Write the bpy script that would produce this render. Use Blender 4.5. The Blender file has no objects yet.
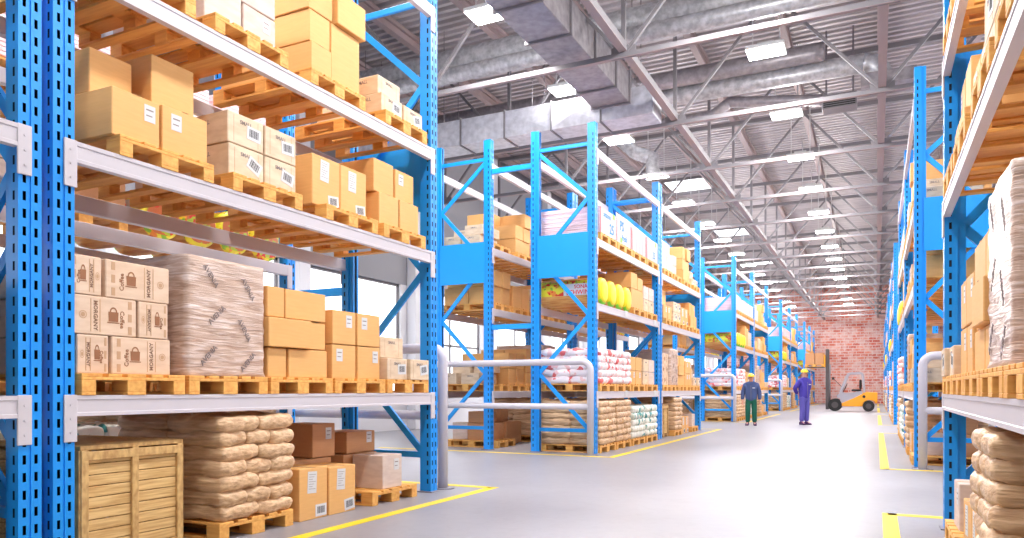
import bpy, math, random, json, os
from mathutils import Vector, Matrix
PI = math.pi
random.seed(7)
SC = bpy.context.scene
COL = SC.collection
CAM = Vector((0, 0, 1.2)); YAW = .458; FPX = 739.2
SY, CY = math.sin(YAW), math.cos(YAW)

# ------------------------------------------------------------------ materials
MATS = {}
def srgb(c):
    return tuple((x / 12.92 if x <= .04045 else ((x + .055) / 1.055) ** 2.4) for x in c)
def new_mat(name):
    m = bpy.data.materials.new(name); m.use_nodes = True
    nt = m.node_tree; b = nt.nodes['Principled BSDF']
    MATS[name] = m
    return m, nt, b
def N(nt, t, **kw):
    n = nt.nodes.new(t)
    for k, v in kw.items():
        if k in n.inputs: n.inputs[k].default_value = v
        else: setattr(n, k, v)
    return n
def plain(name, col, rough=.5, metal=0.0, emit=None, coat=0, spec=.5):
    m, nt, b = new_mat(name)
    b.inputs['Base Color'].default_value = (*srgb(col), 1)
    b.inputs['Roughness'].default_value = rough
    b.inputs['Metallic'].default_value = metal
    b.inputs['Specular IOR Level'].default_value = spec
    if coat: b.inputs['Coat Weight'].default_value = coat; b.inputs['Coat Roughness'].default_value = .2
    if emit:
        b.inputs['Emission Color'].default_value = (*srgb(emit[0]), 1)
        b.inputs['Emission Strength'].default_value = emit[1]
    return m
def noisy(name, c1, c2, scale=(5, 5, 5), nscale=4, rough=.6, detail=4, bump=0.0, bscale=None, metal=0, spec=.4, rnd=0.0, ramp=(.35, .65), coat=0):
    m, nt, b = new_mat(name)
    tc = N(nt, 'ShaderNodeTexCoord'); mp = N(nt, 'ShaderNodeMapping'); mp.inputs['Scale'].default_value = scale
    nt.links.new(tc.outputs['Object'], mp.inputs['Vector'])
    oi = N(nt, 'ShaderNodeObjectInfo')
    add = N(nt, 'ShaderNodeVectorMath', operation='ADD')
    mul = N(nt, 'ShaderNodeMath', operation='MULTIPLY'); mul.inputs[1].default_value = 37.0
    nt.links.new(oi.outputs['Random'], mul.inputs[0])
    nt.links.new(mp.outputs[0], add.inputs[0]); nt.links.new(mul.outputs[0], add.inputs[1])
    nz = N(nt, 'ShaderNodeTexNoise'); nz.inputs['Scale'].default_value = nscale; nz.inputs['Detail'].default_value = detail
    nt.links.new(add.outputs[0], nz.inputs['Vector'])
    cr = N(nt, 'ShaderNodeValToRGB')
    cr.color_ramp.elements[0].position = ramp[0]; cr.color_ramp.elements[1].position = ramp[1]
    cr.color_ramp.elements[0].color = (*srgb(c1), 1); cr.color_ramp.elements[1].color = (*srgb(c2), 1)
    nt.links.new(nz.outputs['Fac'], cr.inputs['Fac'])
    out = cr.outputs['Color']
    if rnd:
        hs = N(nt, 'ShaderNodeHueSaturation')
        mr = N(nt, 'ShaderNodeMapRange'); mr.inputs['To Min'].default_value = 1 - rnd; mr.inputs['To Max'].default_value = 1 + rnd * .6
        nt.links.new(oi.outputs['Random'], mr.inputs['Value']); nt.links.new(mr.outputs[0], hs.inputs['Value'])
        nt.links.new(out, hs.inputs['Color']); out = hs.outputs['Color']
    nt.links.new(out, b.inputs['Base Color'])
    b.inputs['Roughness'].default_value = rough; b.inputs['Metallic'].default_value = metal
    b.inputs['Specular IOR Level'].default_value = spec
    if coat: b.inputs['Coat Weight'].default_value = coat; b.inputs['Coat Roughness'].default_value = .25
    if bump:
        bp = N(nt, 'ShaderNodeBump'); bp.inputs['Strength'].default_value = bump; bp.inputs['Distance'].default_value = .02
        nt.links.new(nz.outputs['Fac'], bp.inputs['Height']); nt.links.new(bp.outputs[0], b.inputs['Normal'])
    return m

plain('slot_shade', (.05, .10, .20), .7)  # dark navy paints in the shade seen through the upright slots
plain('blue', (.06, .575, .93), .36, spec=.5)
plain('blue_brace', (.07, .61, .95), .4, spec=.5)
plain('beam', (.81, .785, .81), .4, spec=.5)
plain('rail', (.80, .78, .81), .3, spec=.5)
plain('white_paper', (.84, .84, .85), .6)
plain('poster_paper', (.74, .73, .75), .6)
plain('ink', (.12, .11, .13), .6)
plain('grey_ink', (.55, .49, .48), .6)
plain('brown_ink', (.60, .40, .27), .7)
plain('dark_brown_ink', (.50, .36, .28), .7)
plain('pale_brown_ink', (.78, .62, .48), .7)
plain('tape', (.80, .62, .42), .35)
plain('cyan', (.05, .52, .80), .7)
plain('pink', (.88, .34, .40), .6)
plain('green', (.50, .85, .20), .5)
plain('red', (.90, .12, .14), .5)
plain('yellow', (.93, .86, .13), .45)
plain('line_yellow', (.95, .82, .12), .5)
plain('steel', (.48, .465, .48), .55, .0)
plain('steel_dark', (.50, .48, .50), .5, .0)
plain('purlin', (.62, .55, .55), .55)
plain('lamp_housing', (.8, .8, .8), .4)
plain('lamp_lens', (1, 1, 1), .4, emit=((1, 1, 1), 14))
plain('window_pane', (1, 1, 1), .2, emit=((.96, .98, 1), 1.2))
plain('black', (.05, .05, .05), .5)
plain('rubber', (.10, .10, .10), .7)
plain('skin', (.86, .62, .52), .5)
plain('hair', (.35, .28, .22), .8)
plain('helmet', (.98, .86, .10), .3, coat=.4)
plain('jacket_grey', (.27, .33, .50), .8)
plain('trouser_green', (.05, .36, .28), .8)
plain('suit_violet', (.27, .22, .62), .8)
plain('trouser_violet', (.36, .33, .66), .8)
plain('shoe', (.30, .16, .34), .6)
plain('lift_orange', (.98, .65, .10), .35, coat=.3)
plain('lift_grey', (.66, .64, .68), .4)
plain('lift_dark', (.30, .27, .28), .5)
plain('light_wall', (.90, .90, .92), .7)
plain('upper_wall', (.62, .62, .64), .7)
plain('base_metal', (.55, .53, .56), .4, .3)
noisy('wood', (.88, .62, .32), (.95, .73, .40), (1.2, 12, 12), 2, .6, rnd=.06, detail=3)
noisy('wood_dark', (.62, .40, .20), (.78, .54, .30), (1.2, 14, 14), 3, .7, rnd=.06)
noisy('crate_wood', (.78, .61, .38), (.90, .76, .52), (9, 1.3, 22), 3, .65, detail=7)
noisy('crate_wood_frame', (.72, .55, .34), (.86, .71, .47), (9, 9, 5), 3, .65, detail=7)
noisy('tan', (.89, .68, .42), (.91, .70, .44), (3, 3, 30), 2, .6, rnd=.05)
noisy('brown', (.76, .55, .38), (.78, .57, .40), (3, 3, 30), 2, .65, rnd=.05)
noisy('beige', (.84, .74, .62), (.90, .81, .70), (3, 3, 10), 2, .6, rnd=.04)
noisy('pale', (.82, .74, .70), (.87, .80, .76), (3, 3, 12), 2, .6, rnd=.03)
noisy('coffee', (.86, .74, .63), (.90, .79, .69), (3, 3, 12), 2, .6, rnd=.03)
noisy('sack_brown', (.76, .60, .45), (.91, .77, .61), (2, 7, 16), 2.2, .45, bump=.9, detail=6, rnd=.06, coat=.15)
noisy('sack_cream', (.80, .74, .62), (.90, .86, .77), (4, 4, 14), 2.4, .5, bump=.6, detail=5, rnd=.04)
noisy('stripe_pack', (.90, .74, .76), (.95, .85, .86), (.3, .3, 28), 2, .5, detail=1)
noisy('pack_white', (.86, .83, .84), (.98, .96, .96), (2, 2, 6), 2, .5)
noisy('galv', (.62, .62, .64), (.78, .78, .80), (3, 3, 3), 3, .4, metal=.35, detail=5)
noisy('galv_dark', (.52, .50, .52), (.62, .60, .62), (3, 3, 3), 2.5, .4, metal=.3, detail=5)
noisy('galv_white', (.72, .72, .75), (.82, .82, .85), (3, 3, 3), 2.5, .4, detail=5)

def sack_print(name, base, colors, scale, thr):
    m, nt, b = new_mat(name)
    tc = N(nt, 'ShaderNodeTexCoord'); oi = N(nt, 'ShaderNodeObjectInfo')
    mul = N(nt, 'ShaderNodeMath', operation='MULTIPLY'); mul.inputs[1].default_value = 23.0
    nt.links.new(oi.outputs['Random'], mul.inputs[0])
    add = N(nt, 'ShaderNodeVectorMath', operation='ADD')
    nt.links.new(tc.outputs['Object'], add.inputs[0]); nt.links.new(mul.outputs[0], add.inputs[1])
    out = None; prev = None
    for i, c in enumerate(colors):
        nz = N(nt, 'ShaderNodeTexNoise'); nz.inputs['Scale'].default_value = scale * (1 + .4 * i); nz.inputs['Detail'].default_value = 1.5
        ad2 = N(nt, 'ShaderNodeVectorMath', operation='ADD'); ad2.inputs[1].default_value = (i * 5.3, 2, 1)
        nt.links.new(add.outputs[0], ad2.inputs[0]); nt.links.new(ad2.outputs[0], nz.inputs['Vector'])
        cr = N(nt, 'ShaderNodeValToRGB'); cr.color_ramp.elements[0].position = thr; cr.color_ramp.elements[1].position = thr + .02
        nt.links.new(nz.outputs['Fac'], cr.inputs['Fac'])
        mx = N(nt, 'ShaderNodeMix', data_type='RGBA')
        nt.links.new(cr.outputs['Color'], mx.inputs[0])
        if prev is None: mx.inputs[6].default_value = (*srgb(base), 1)
        else: nt.links.new(prev, mx.inputs[6])
        mx.inputs[7].default_value = (*srgb(c), 1)
        prev = mx.outputs[2]
    nt.links.new(prev, b.inputs['Base Color'])
    b.inputs['Roughness'].default_value = .4
    return m
sack_print('sack_teal', (.93, .93, .90), [(.30, .62, .62), (.80, .83, .78)], 5.5, .57)
sack_print('sack_red', (.97, .93, .94), [(.93, .45, .45), (.96, .80, .80)], 5.0, .57)
sack_print('bale_print', (.93, .88, .22), [(.93, .55, .22), (.88, .22, .12), (.55, .75, .2)], 6.5, .60)
noisy('bale_brown', (.80, .50, .25), (.92, .72, .42), (1, 3, 12), 3, .45, rnd=.03)

sack_print('bale_end', (.80, .45, .25), [(.85, .20, .15), (.70, .80, .25)], 7.0, .55)
def film_mat():
    m, nt, b = new_mat('film')
    tc = N(nt, 'ShaderNodeTexCoord'); mp = N(nt, 'ShaderNodeMapping'); mp.inputs['Scale'].default_value = (2.2, 2.2, 26)
    nt.links.new(tc.outputs['Object'], mp.inputs['Vector'])
    nz = N(nt, 'ShaderNodeTexNoise'); nz.inputs['Scale'].default_value = 1.6; nz.inputs['Detail'].default_value = 6; nz.inputs['Distortion'].default_value = 1.2
    nt.links.new(mp.outputs[0], nz.inputs['Vector'])
    cr = N(nt, 'ShaderNodeValToRGB')
    e = cr.color_ramp.elements
    e[0].position = .26; e[0].color = (*srgb((.66, .52, .44)), 1)
    e[1].position = .68; e[1].color = (*srgb((.89, .82, .79)), 1)
    x = e.new(.5); x.color = (*srgb((.80, .69, .62)), 1)
    nt.links.new(nz.outputs['Fac'], cr.inputs['Fac']); nt.links.new(cr.outputs['Color'], b.inputs['Base Color'])
    bp = N(nt, 'ShaderNodeBump'); bp.inputs['Strength'].default_value = .5; bp.inputs['Distance'].default_value = .02
    nt.links.new(nz.outputs['Fac'], bp.inputs['Height']); nt.links.new(bp.outputs[0], b.inputs['Normal'])
    b.inputs['Roughness'].default_value = .3
film_mat()

def floor_mat():
    m, nt, b = new_mat('concrete_floor')
    tc = N(nt, 'ShaderNodeTexCoord')
    n1 = N(nt, 'ShaderNodeTexNoise'); n1.inputs['Scale'].default_value = .45; n1.inputs['Detail'].default_value = 8; n1.inputs['Roughness'].default_value = .62
    n2 = N(nt, 'ShaderNodeTexNoise'); n2.inputs['Scale'].default_value = 6; n2.inputs['Detail'].default_value = 6; n2.inputs['Distortion'].default_value = 1.5
    nt.links.new(tc.outputs['Object'], n1.inputs['Vector']); nt.links.new(tc.outputs['Object'], n2.inputs['Vector'])
    cr = N(nt, 'ShaderNodeValToRGB')
    cr.color_ramp.elements[0].position = .3; cr.color_ramp.elements[0].color = (*srgb((.555, .545, .57)), 1)
    cr.color_ramp.elements[1].position = .7; cr.color_ramp.elements[1].color = (*srgb((.62, .61, .635)), 1)
    nt.links.new(n1.outputs['Fac'], cr.inputs['Fac'])
    mx = N(nt, 'ShaderNodeMix', data_type='RGBA', blend_type='MULTIPLY'); mx.inputs[0].default_value = .35
    cr2 = N(nt, 'ShaderNodeValToRGB'); cr2.color_ramp.elements[0].position = .25; cr2.color_ramp.elements[1].position = .55
    cr2.color_ramp.elements[0].color = (.82, .82, .82, 1)
    nt.links.new(n2.outputs['Fac'], cr2.inputs['Fac'])
    nt.links.new(cr.outputs['Color'], mx.inputs[6]); nt.links.new(cr2.outputs['Color'], mx.inputs[7])
    nt.links.new(mx.outputs[2], b.inputs['Base Color'])
    mr = N(nt, 'ShaderNodeMapRange'); mr.inputs['To Min'].default_value = .34; mr.inputs['To Max'].default_value = .52
    nt.links.new(n1.outputs['Fac'], mr.inputs['Value']); nt.links.new(mr.outputs[0], b.inputs['Roughness'])
    b.inputs['Specular IOR Level'].default_value = .42
    b.inputs['Coat Weight'].default_value = .06; b.inputs['Coat Roughness'].default_value = .12
floor_mat()

def brick_mat():
    m, nt, b = new_mat('red_brick')
    tc = N(nt, 'ShaderNodeTexCoord'); sp = N(nt, 'ShaderNodeSeparateXYZ'); cb = N(nt, 'ShaderNodeCombineXYZ')
    nt.links.new(tc.outputs['Object'], sp.inputs[0]); nt.links.new(sp.outputs['X'], cb.inputs['X']); nt.links.new(sp.outputs['Z'], cb.inputs['Y'])
    br = N(nt, 'ShaderNodeTexBrick'); br.inputs['Scale'].default_value = 1.0
    br.inputs['Brick Width'].default_value = .6; br.inputs['Row Height'].default_value = .23; br.inputs['Mortar Size'].default_value = .03
    br.inputs['Color1'].default_value = (*srgb((.78, .34, .27)), 1); br.inputs['Color2'].default_value = (*srgb((.90, .56, .47)), 1)
    br.inputs['Mortar'].default_value = (*srgb((.88, .78, .76)), 1)
    nt.links.new(cb.outputs[0], br.inputs['Vector'])
    nz = N(nt, 'ShaderNodeTexNoise'); nz.inputs['Scale'].default_value = 1.1; nz.inputs['Detail'].default_value = 7; nz.inputs['Roughness'].default_value = .75
    nt.links.new(cb.outputs[0], nz.inputs['Vector'])
    cr = N(nt, 'ShaderNodeValToRGB'); cr.color_ramp.elements[0].position = .44; cr.color_ramp.elements[1].position = .56
    nt.links.new(nz.outputs['Fac'], cr.inputs['Fac'])
    mu = N(nt, 'ShaderNodeMath', operation='MULTIPLY'); mu.inputs[1].default_value = .62
    nt.links.new(cr.outputs['Color'], mu.inputs[0])
    mx = N(nt, 'ShaderNodeMix', data_type='RGBA'); mx.inputs[7].default_value = (*srgb((.93, .85, .84)), 1)
    nt.links.new(mu.outputs[0], mx.inputs[0]); nt.links.new(br.outputs['Color'], mx.inputs[6])
    nt.links.new(mx.outputs[2], b.inputs['Base Color']); b.inputs['Roughness'].default_value = .85
brick_mat()
noisy('roof_metal', (.70, .67, .68), (.80, .77, .78), (.3, 4, 1), 2, .45, metal=.25)

# ------------------------------------------------------------------ mesh tools
class MB:
    def __init__(s): s.v = []; s.f = []; s.m = []; s.mats = []; s.smooth = []
    def mi(s, m):
        if m not in s.mats: s.mats.append(m)
        return s.mats.index(m)
    def poly(s, pts, m, smooth=False):
        i = len(s.v); s.v += [tuple(p) for p in pts]; s.f.append(tuple(range(i, i + len(pts)))); s.m.append(s.mi(m)); s.smooth.append(smooth)
    def box(s, x0, x1, y0, y1, z0, z1, m):
        i = len(s.v); s.v += [(x, y, z) for x in (x0, x1) for y in (y0, y1) for z in (z0, z1)]
        for f in ((0, 1, 3, 2), (4, 6, 7, 5), (0, 4, 5, 1), (2, 3, 7, 6), (0, 2, 6, 4), (1, 5, 7, 3)):
            s.f.append(tuple(i + k for k in f)); s.m.append(s.mi(m)); s.smooth.append(False)
        return s
    def cbox(s, x0, x1, y0, y1, z0, z1, m, b=.006):
        X, Y, Z = (x0, x1), (y0, y1), (z0, z1); base = len(s.v); idx = {}
        for a in (0, 1):
            for c in (0, 1):
                for d in (0, 1):
                    for ax in (0, 1, 2):
                        p = [X[a], Y[c], Z[d]]
                        sg = [(-1, 1)[1 - a], (-1, 1)[1 - c], (-1, 1)[1 - d]]
                        for k in range(3):
                            if k != ax: p[k] += (1 if (a, c, d)[k] == 0 else -1) * b
                        idx[(a, c, d, ax)] = len(s.v); s.v.append(tuple(p))
        fs = []
        for ax in range(3):
            for side in (0, 1):
                o = [k for k in range(3) if k != ax]; q = []
                for (u, w) in ((0, 0), (1, 0), (1, 1), (0, 1)):
                    k = [0, 0, 0]; k[ax] = side; k[o[0]] = u; k[o[1]] = w; q.append(idx[(*k, ax)])
                fs.append(q)
        for ax in range(3):
            o = [k for k in range(3) if k != ax]
            for u in (0, 1):
                for w in (0, 1):
                    q = []
                    for e, a2 in ((0, o[0]), (1, o[0]), (1, o[1]), (0, o[1])):
                        k = [0, 0, 0]; k[ax] = e; k[o[0]] = u; k[o[1]] = w; q.append(idx[(*k, a2)])
                    fs.append(q)
        for a in (0, 1):
            for c in (0, 1):
                for d in (0, 1): fs.append([idx[(a, c, d, k)] for k in range(3)])
        cen = Vector(((x0 + x1) / 2, (y0 + y1) / 2, (z0 + z1) / 2))
        for q in fs:
            P = [Vector(s.v[k]) for k in q]; n = (P[1] - P[0]).cross(P[2] - P[0])
            if n.dot(sum(P, Vector()) / len(P) - cen) < 0: q = q[::-1]
            s.f.append(tuple(q)); s.m.append(s.mi(m)); s.smooth.append(False)
        return s
    def bar(s, a, b, w, h, m, up=Vector((0, 0, 1))):
        a, b = Vector(a), Vector(b); d = (b - a).normalized()
        r = d.cross(up)
        if r.length < 1e-4: r = d.cross(Vector((1, 0, 0)))
        r.normalize(); u = r.cross(d).normalized(); i = len(s.v)
        for p in (a, b):
            for (x, y) in ((-1, -1), (1, -1), (1, 1), (-1, 1)): s.v.append(tuple(p + r * w / 2 * x + u * h / 2 * y))
        for k in range(4): s.f.append((i + k, i + (k + 1) % 4, i + 4 + (k + 1) % 4, i + 4 + k))
        s.f += [(i + 3, i + 2, i + 1, i), (i + 4, i + 5, i + 6, i + 7)]
        s.m += [s.mi(m)] * 6; s.smooth += [False] * 6
        return s
    def tube(s, pts, r, m, n=14, caps=True, ribs=None):
        pts = [Vector(p) for p in pts]; rs = r if isinstance(r, (list, tuple)) else [r] * len(pts); base = len(s.v)
        up = Vector((0, 0, 1)); prev = None
        for k, p in enumerate(pts):
            d = (pts[min(k + 1, len(pts) - 1)] - pts[max(k - 1, 0)]).normalized()
            if prev is None:
                q = d.cross(up)
                if q.length < 1e-3: q = d.cross(Vector((0, 1, 0)))
                prev = q.normalized()
            q = (prev - d * prev.dot(d)).normalized(); prev = q; w = d.cross(q)
            for j in range(n):
                a = 2 * PI * j / n; s.v.append(tuple(p + (q * math.cos(a) + w * math.sin(a)) * rs[k]))
        for k in range(len(pts) - 1):
            for j in range(n):
                a = base + k * n + j; b = base + k * n + (j + 1) % n
                s.f.append((a, b, b + n, a + n)); s.m.append(s.mi(m)); s.smooth.append(True)
        if caps:
            s.f.append(tuple(base + j for j in range(n))[::-1]); s.f.append(tuple(base + (len(pts) - 1) * n + j for j in range(n)))
            s.m += [s.mi(m)] * 2; s.smooth += [False] * 2
        return s
    def cyl(s, a, b, r, m, n=20): return s.tube([a, b], r, m, n)
    def prism(s, prof, axis, a, b, m):
        """prof: list of 2D points; axis 0/1/2 extrusion"""
        def P(u, v, t):
            p = [0, 0, 0]; o = [k for k in range(3) if k != axis]; p[o[0]] = u; p[o[1]] = v; p[axis] = t; return tuple(p)
        i = len(s.v); n = len(prof)
        s.v += [P(u, v, a) for u, v in prof] + [P(u, v, b) for u, v in prof]
        for k in range(n): s.f.append((i + k, i + (k + 1) % n, i + n + (k + 1) % n, i + n + k))
        s.f.append(tuple(range(i + n - 1, i - 1, -1))); s.f.append(tuple(range(i + n, i + 2 * n)))
        s.m += [s.mi(m)] * (n + 2); s.smooth += [False] * (n + 2)
        return s
    def mesh(s, name='mesh'):
        me = bpy.data.meshes.new(name); me.from_pydata(s.v, [], s.f)
        for m in s.mats: me.materials.append(MATS[m])
        me.polygons.foreach_set('material_index', s.m); me.polygons.foreach_set('use_smooth', s.smooth)
        me.update()
        return me
def recalc(me):
    import bmesh
    bm = bmesh.new(); bm.from_mesh(me); bmesh.ops.recalc_face_normals(bm, faces=bm.faces); bm.to_mesh(me); bm.free()
    return me
CACHE = {}
def cached(key, fn):
    if key not in CACHE: CACHE[key] = fn()
    return CACHE[key]
def link(name, data, parent=None, loc=(0, 0, 0), rot=(0, 0, 0)):
    o = bpy.data.objects.new(name, data); COL.objects.link(o)
    o.location = loc; o.rotation_euler = rot
    if parent: o.parent = parent
    return o
def tag(o, label, cat, group=None, kind=None):
    o['label'] = label; o['category'] = cat
    if group: o['group'] = group
    if kind: o['kind'] = kind
    return o
def copy_tree(o, parent=None):
    c = o.copy(); COL.objects.link(c)
    if parent: c.parent = parent
    for ch in list(KIDS.get(o.name, [])): copy_tree2(ch, c)
    return c
KIDS = {}
def struct(name, mb, recalcn=False):
    me = mb.mesh(name)
    if recalcn: recalc(me)
    o = link(name, me); o['kind'] = 'structure'; return o
ORD = ['first', 'second', 'third', 'fourth', 'fifth', 'sixth', 'seventh', 'eighth', 'ninth', 'tenth', 'eleventh', 'twelfth', 'thirteenth', 'fourteenth', 'fifteenth', 'sixteenth', 'seventeenth', 'eighteenth', 'nineteenth', 'twentieth']

def text_mesh(s, size, mat, plane='x', turn=0, ext=.0015):
    """flat lettering facing +x ('x') or -y ('y'), turned by `turn` radians in its plane"""
    def mk():
        cu = bpy.data.curves.new('lettering', 'FONT'); cu.body = s; cu.size = size; cu.extrude = ext
        cu.align_x = 'CENTER'; cu.align_y = 'CENTER'; cu.resolution_u = 2; cu.offset = size * .012
        ob = bpy.data.objects.new('lettering', cu); COL.objects.link(ob)
        dg = bpy.context.evaluated_depsgraph_get()
        me = bpy.data.meshes.new_from_object(ob.evaluated_get(dg))
        bpy.data.objects.remove(ob); bpy.data.curves.remove(cu)
        c, n = math.cos(turn), math.sin(turn)
        for v in me.vertices:
            x, y, z = v.co; x, y = x * c - y * n, x * n + y * c
            v.co = (z, x, y) if plane == 'x' else (x, -z, y)
        me.materials.clear(); me.materials.append(MATS[mat])
        return me
    return cached(('text', s, size, mat, plane, turn), mk)

# ------------------------------------------------------------------ racks
D, L, WY, WX, HU = 1.30, 4.53, .14, .16, 6.13
LEV = [1.16, 2.80, 4.00, 5.66]
XL, XR, XC = -4.64, .52, -8.12
YB0 = [-1.71, 12.87, 28.0, 42.9, 57.8]      # start of each block (each block = two racks + gap)
GAP = .07

def slotted(mb, org, ux, uz_len, w, n0, slots, th, mat):
    """a vertical plate with rectangular slots: org corner, ux horizontal dir, n0 outward normal"""
    org, ux, n0 = Vector(org), Vector(ux), Vector(n0)
    cols = [0]
    for c in slots: cols += [c - .010, c + .010]
    cols.append(w)
    pitch, sh = .107, .056
    z0 = .10; k = int((uz_len - .15) / pitch)
    zs = [0]
    for i in range(k): zs += [z0 + i * pitch, z0 + i * pitch + sh]
    zs.append(uz_len)
    def P(u, z): return tuple(org + ux * u + Vector((0, 0, z)))
    flip = ux.cross(Vector((0, 0, 1))).dot(n0) < 0
    for ci in range(len(cols) - 1):
        if ci % 2 == 0:
            q = [P(cols[ci], 0), P(cols[ci + 1], 0), P(cols[ci + 1], uz_len), P(cols[ci], uz_len)]
            mb.poly(q[::-1] if flip else q, mat)
        else:
            for zi in range(0, len(zs) - 1, 2):
                q = [P(cols[ci], zs[zi]), P(cols[ci + 1], zs[zi]), P(cols[ci + 1], zs[zi + 1]), P(cols[ci], zs[zi + 1])]
                mb.poly(q[::-1] if flip else q, mat)
def upright_mesh(face):
    """face=+1: slotted front at x=0 (aisle side), body behind; face=-1 mirrored. origin at front face, y 0..WY"""
    mb = MB(); s = face
    g = .012
    slotted(mb, (0, 0, 0), (0, 1, 0), HU, WY / 2 - g / 2, (s, 0, 0), [.036], .003, 'blue')
    slotted(mb, (0, WY / 2 + g / 2, 0), (0, 1, 0), HU, WY / 2 - g / 2, (s, 0, 0), [.030], .003, 'blue')
    # groove
    for (y0, x0, y1, x1) in ((WY / 2 - g / 2, 0, WY / 2 - g / 2, -.008 * s), (WY / 2 - g / 2, -.008 * s, WY / 2 + g / 2, -.008 * s), (WY / 2 + g / 2, -.008 * s, WY / 2 + g / 2, 0)):
        mb.poly([(x0, y0, 0), (x1, y1, 0), (x1, y1, HU), (x0, y0, HU)], 'blue')
    for y, n in ((0, -1), (WY, 1)):
        if s > 0: slotted(mb, (-WX * .62, y, 0), (1, 0, 0), HU, WX * .62, (0, n, 0), [.055], .003, 'blue')
        else: slotted(mb, (0, y, 0), (1, 0, 0), HU, WX * .62, (0, n, 0), [.045], .003, 'blue')
        # rear flange stepping inward
        yi = y + (.02 if y == 0 else -.02)
        a, b = -WX * .62 * s, -WX * s
        mb.poly([(a, y, 0), (a, yi, 0), (a, yi, HU), (a, y, HU)], 'blue')
        mb.poly([(a, yi, 0), (b, yi, 0), (b, yi, HU), (a, yi, HU)], 'blue')
        yj = yi + (.03 if y == 0 else -.03)
        mb.poly([(b, yi, 0), (b, yj, 0), (b, yj, HU), (b, yi, HU)], 'blue')
    a, b = sorted((-.010 * s, -(WX - .012) * s)); mb.box(a, b, .024, WY - .024, .01, HU - .004, 'slot_shade')  # added core boxes, coloured dark as shade inside the hollow upright
    a, b = sorted((-.010 * s, -WX * .58 * s)); mb.box(a, b, .008, WY - .008, .01, HU - .004, 'slot_shade')
    return mb.mesh('upright')
def beam_mesh(y0, y1, x0, x1, zt):
    mb = MB()
    h = .135; f = x1
    prof = [(x0, zt - h), (f, zt - h), (f, zt - h + .022), (f - .006, zt - h + .026), (f - .006, zt - .03), (f, zt - .026), (f, zt), (x0, zt)]
    mb.prism(prof, 1, y0, y1, 'beam')
    return recalc(mb.mesh('beam'))
def connector_mesh(zt, y0, y1, x0, x1):
    mb = MB(); mb.cbox(x0, x1, y0, y1, zt - .30, zt + .004, 'beam', .003)
    for k in range(3): mb.cyl(((x1), (y0 + y1) / 2, zt - .06 - k * .09), (x1 + .004, (y0 + y1) / 2, zt - .06 - k * .09), .008, 'beam', 8)
    return mb.mesh('connector')
ZIG = [5.70, 4.78, 3.70, 2.58, 1.50, .44]
def rack(name_label, world, rot, panels=(False, False), holders=False, near=True, top_row=True):
    R = link('pallet_rack', None, None, (world[0], world[1], 0), (0, 0, rot))
    tag(R, name_label, 'pallet rack', 'blue pallet racks along the aisles')
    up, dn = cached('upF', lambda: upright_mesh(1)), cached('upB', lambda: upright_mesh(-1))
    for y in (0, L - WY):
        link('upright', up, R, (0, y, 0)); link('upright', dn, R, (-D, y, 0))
        for x in (-WX, -D):
            link('foot_plate', cached('foot', lambda: MB().cbox(-.01, WX + .03, -.03, WY + .03, 0, .012, 'base_metal', .003).mesh('foot')), R, (x, y, 0))
        yc = y + WY / 2
        def hz(z): return cached(('hz', z), lambda: MB().cbox(-D + WX - .02, -WX + .02, -.02, .02, z - .035, z + .035, 'blue_brace', .004).mesh('horizontal_brace'))
        for z in (5.76, .43): link('horizontal_brace', hz(z), R, (0, yc, 0))
        xs = [-D + WX - .02, -WX + .02]
        for k in range(len(ZIG) - 1):
            def dg(k=k):
                return MB().bar((xs[k % 2], 0, ZIG[k]), (xs[(k + 1) % 2], 0, ZIG[k + 1]), .04, .075, 'blue_brace', Vector((0, 1, 0))).mesh('diagonal_brace') if False else \
                    MB().bar((xs[k % 2], 0, ZIG[k]), (xs[(k + 1) % 2], 0, ZIG[k + 1]), .035, .075, 'blue_brace').mesh('diagonal_brace')
            link('diagonal_brace', cached(('dg', k), dg), R, (0, yc, 0))
    for side, on in enumerate(panels):
        if on:
            y = -.004 if side == 0 else L + .004
            link('end_panel', cached(('panel',), lambda: MB().cbox(-D + WX - .03, -WX + .03, -.006, .006, 3.31, 4.12, 'blue_brace', .002).mesh('end_panel')), R, (0, y + (.02 if side == 0 else -.02), 0))
    for li, zt in enumerate(LEV):
        for front in (1, 0):
            x0, x1 = (-.045, .012) if front else (-D - .012, -D + .06)
            def bm():
                if front: return beam_mesh(WY - .01, L - WY + .01, x0, x1, zt)
                mb = MB(); mb.cbox(x0, x1, WY - .01, L - WY + .01, zt - .135, zt, 'beam', .004); return mb.mesh('beam')
            b = link('beam', cached(('beam', li, front), bm), R)
            for cy in ((.065, .15), (L - .15, L - .065)):
                cx = (.001, .014) if front else (-D - .014, -D - .001)
                link('connector', cached(('con', li, front, cy[0]), lambda: connector_mesh(zt, cy[0], cy[1], cx[0], cx[1])), b)
    if holders:
        for zt in (LEV[0], LEV[1]):
            for yy in (1.75, 3.95):
                link('label_holder', cached('holder', lambda: MB().cbox(0, .006, 0, .17, -.11, .012, 'white_paper', .002).mesh('label_holder')), R, (.013, yy, zt))
    return R

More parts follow.
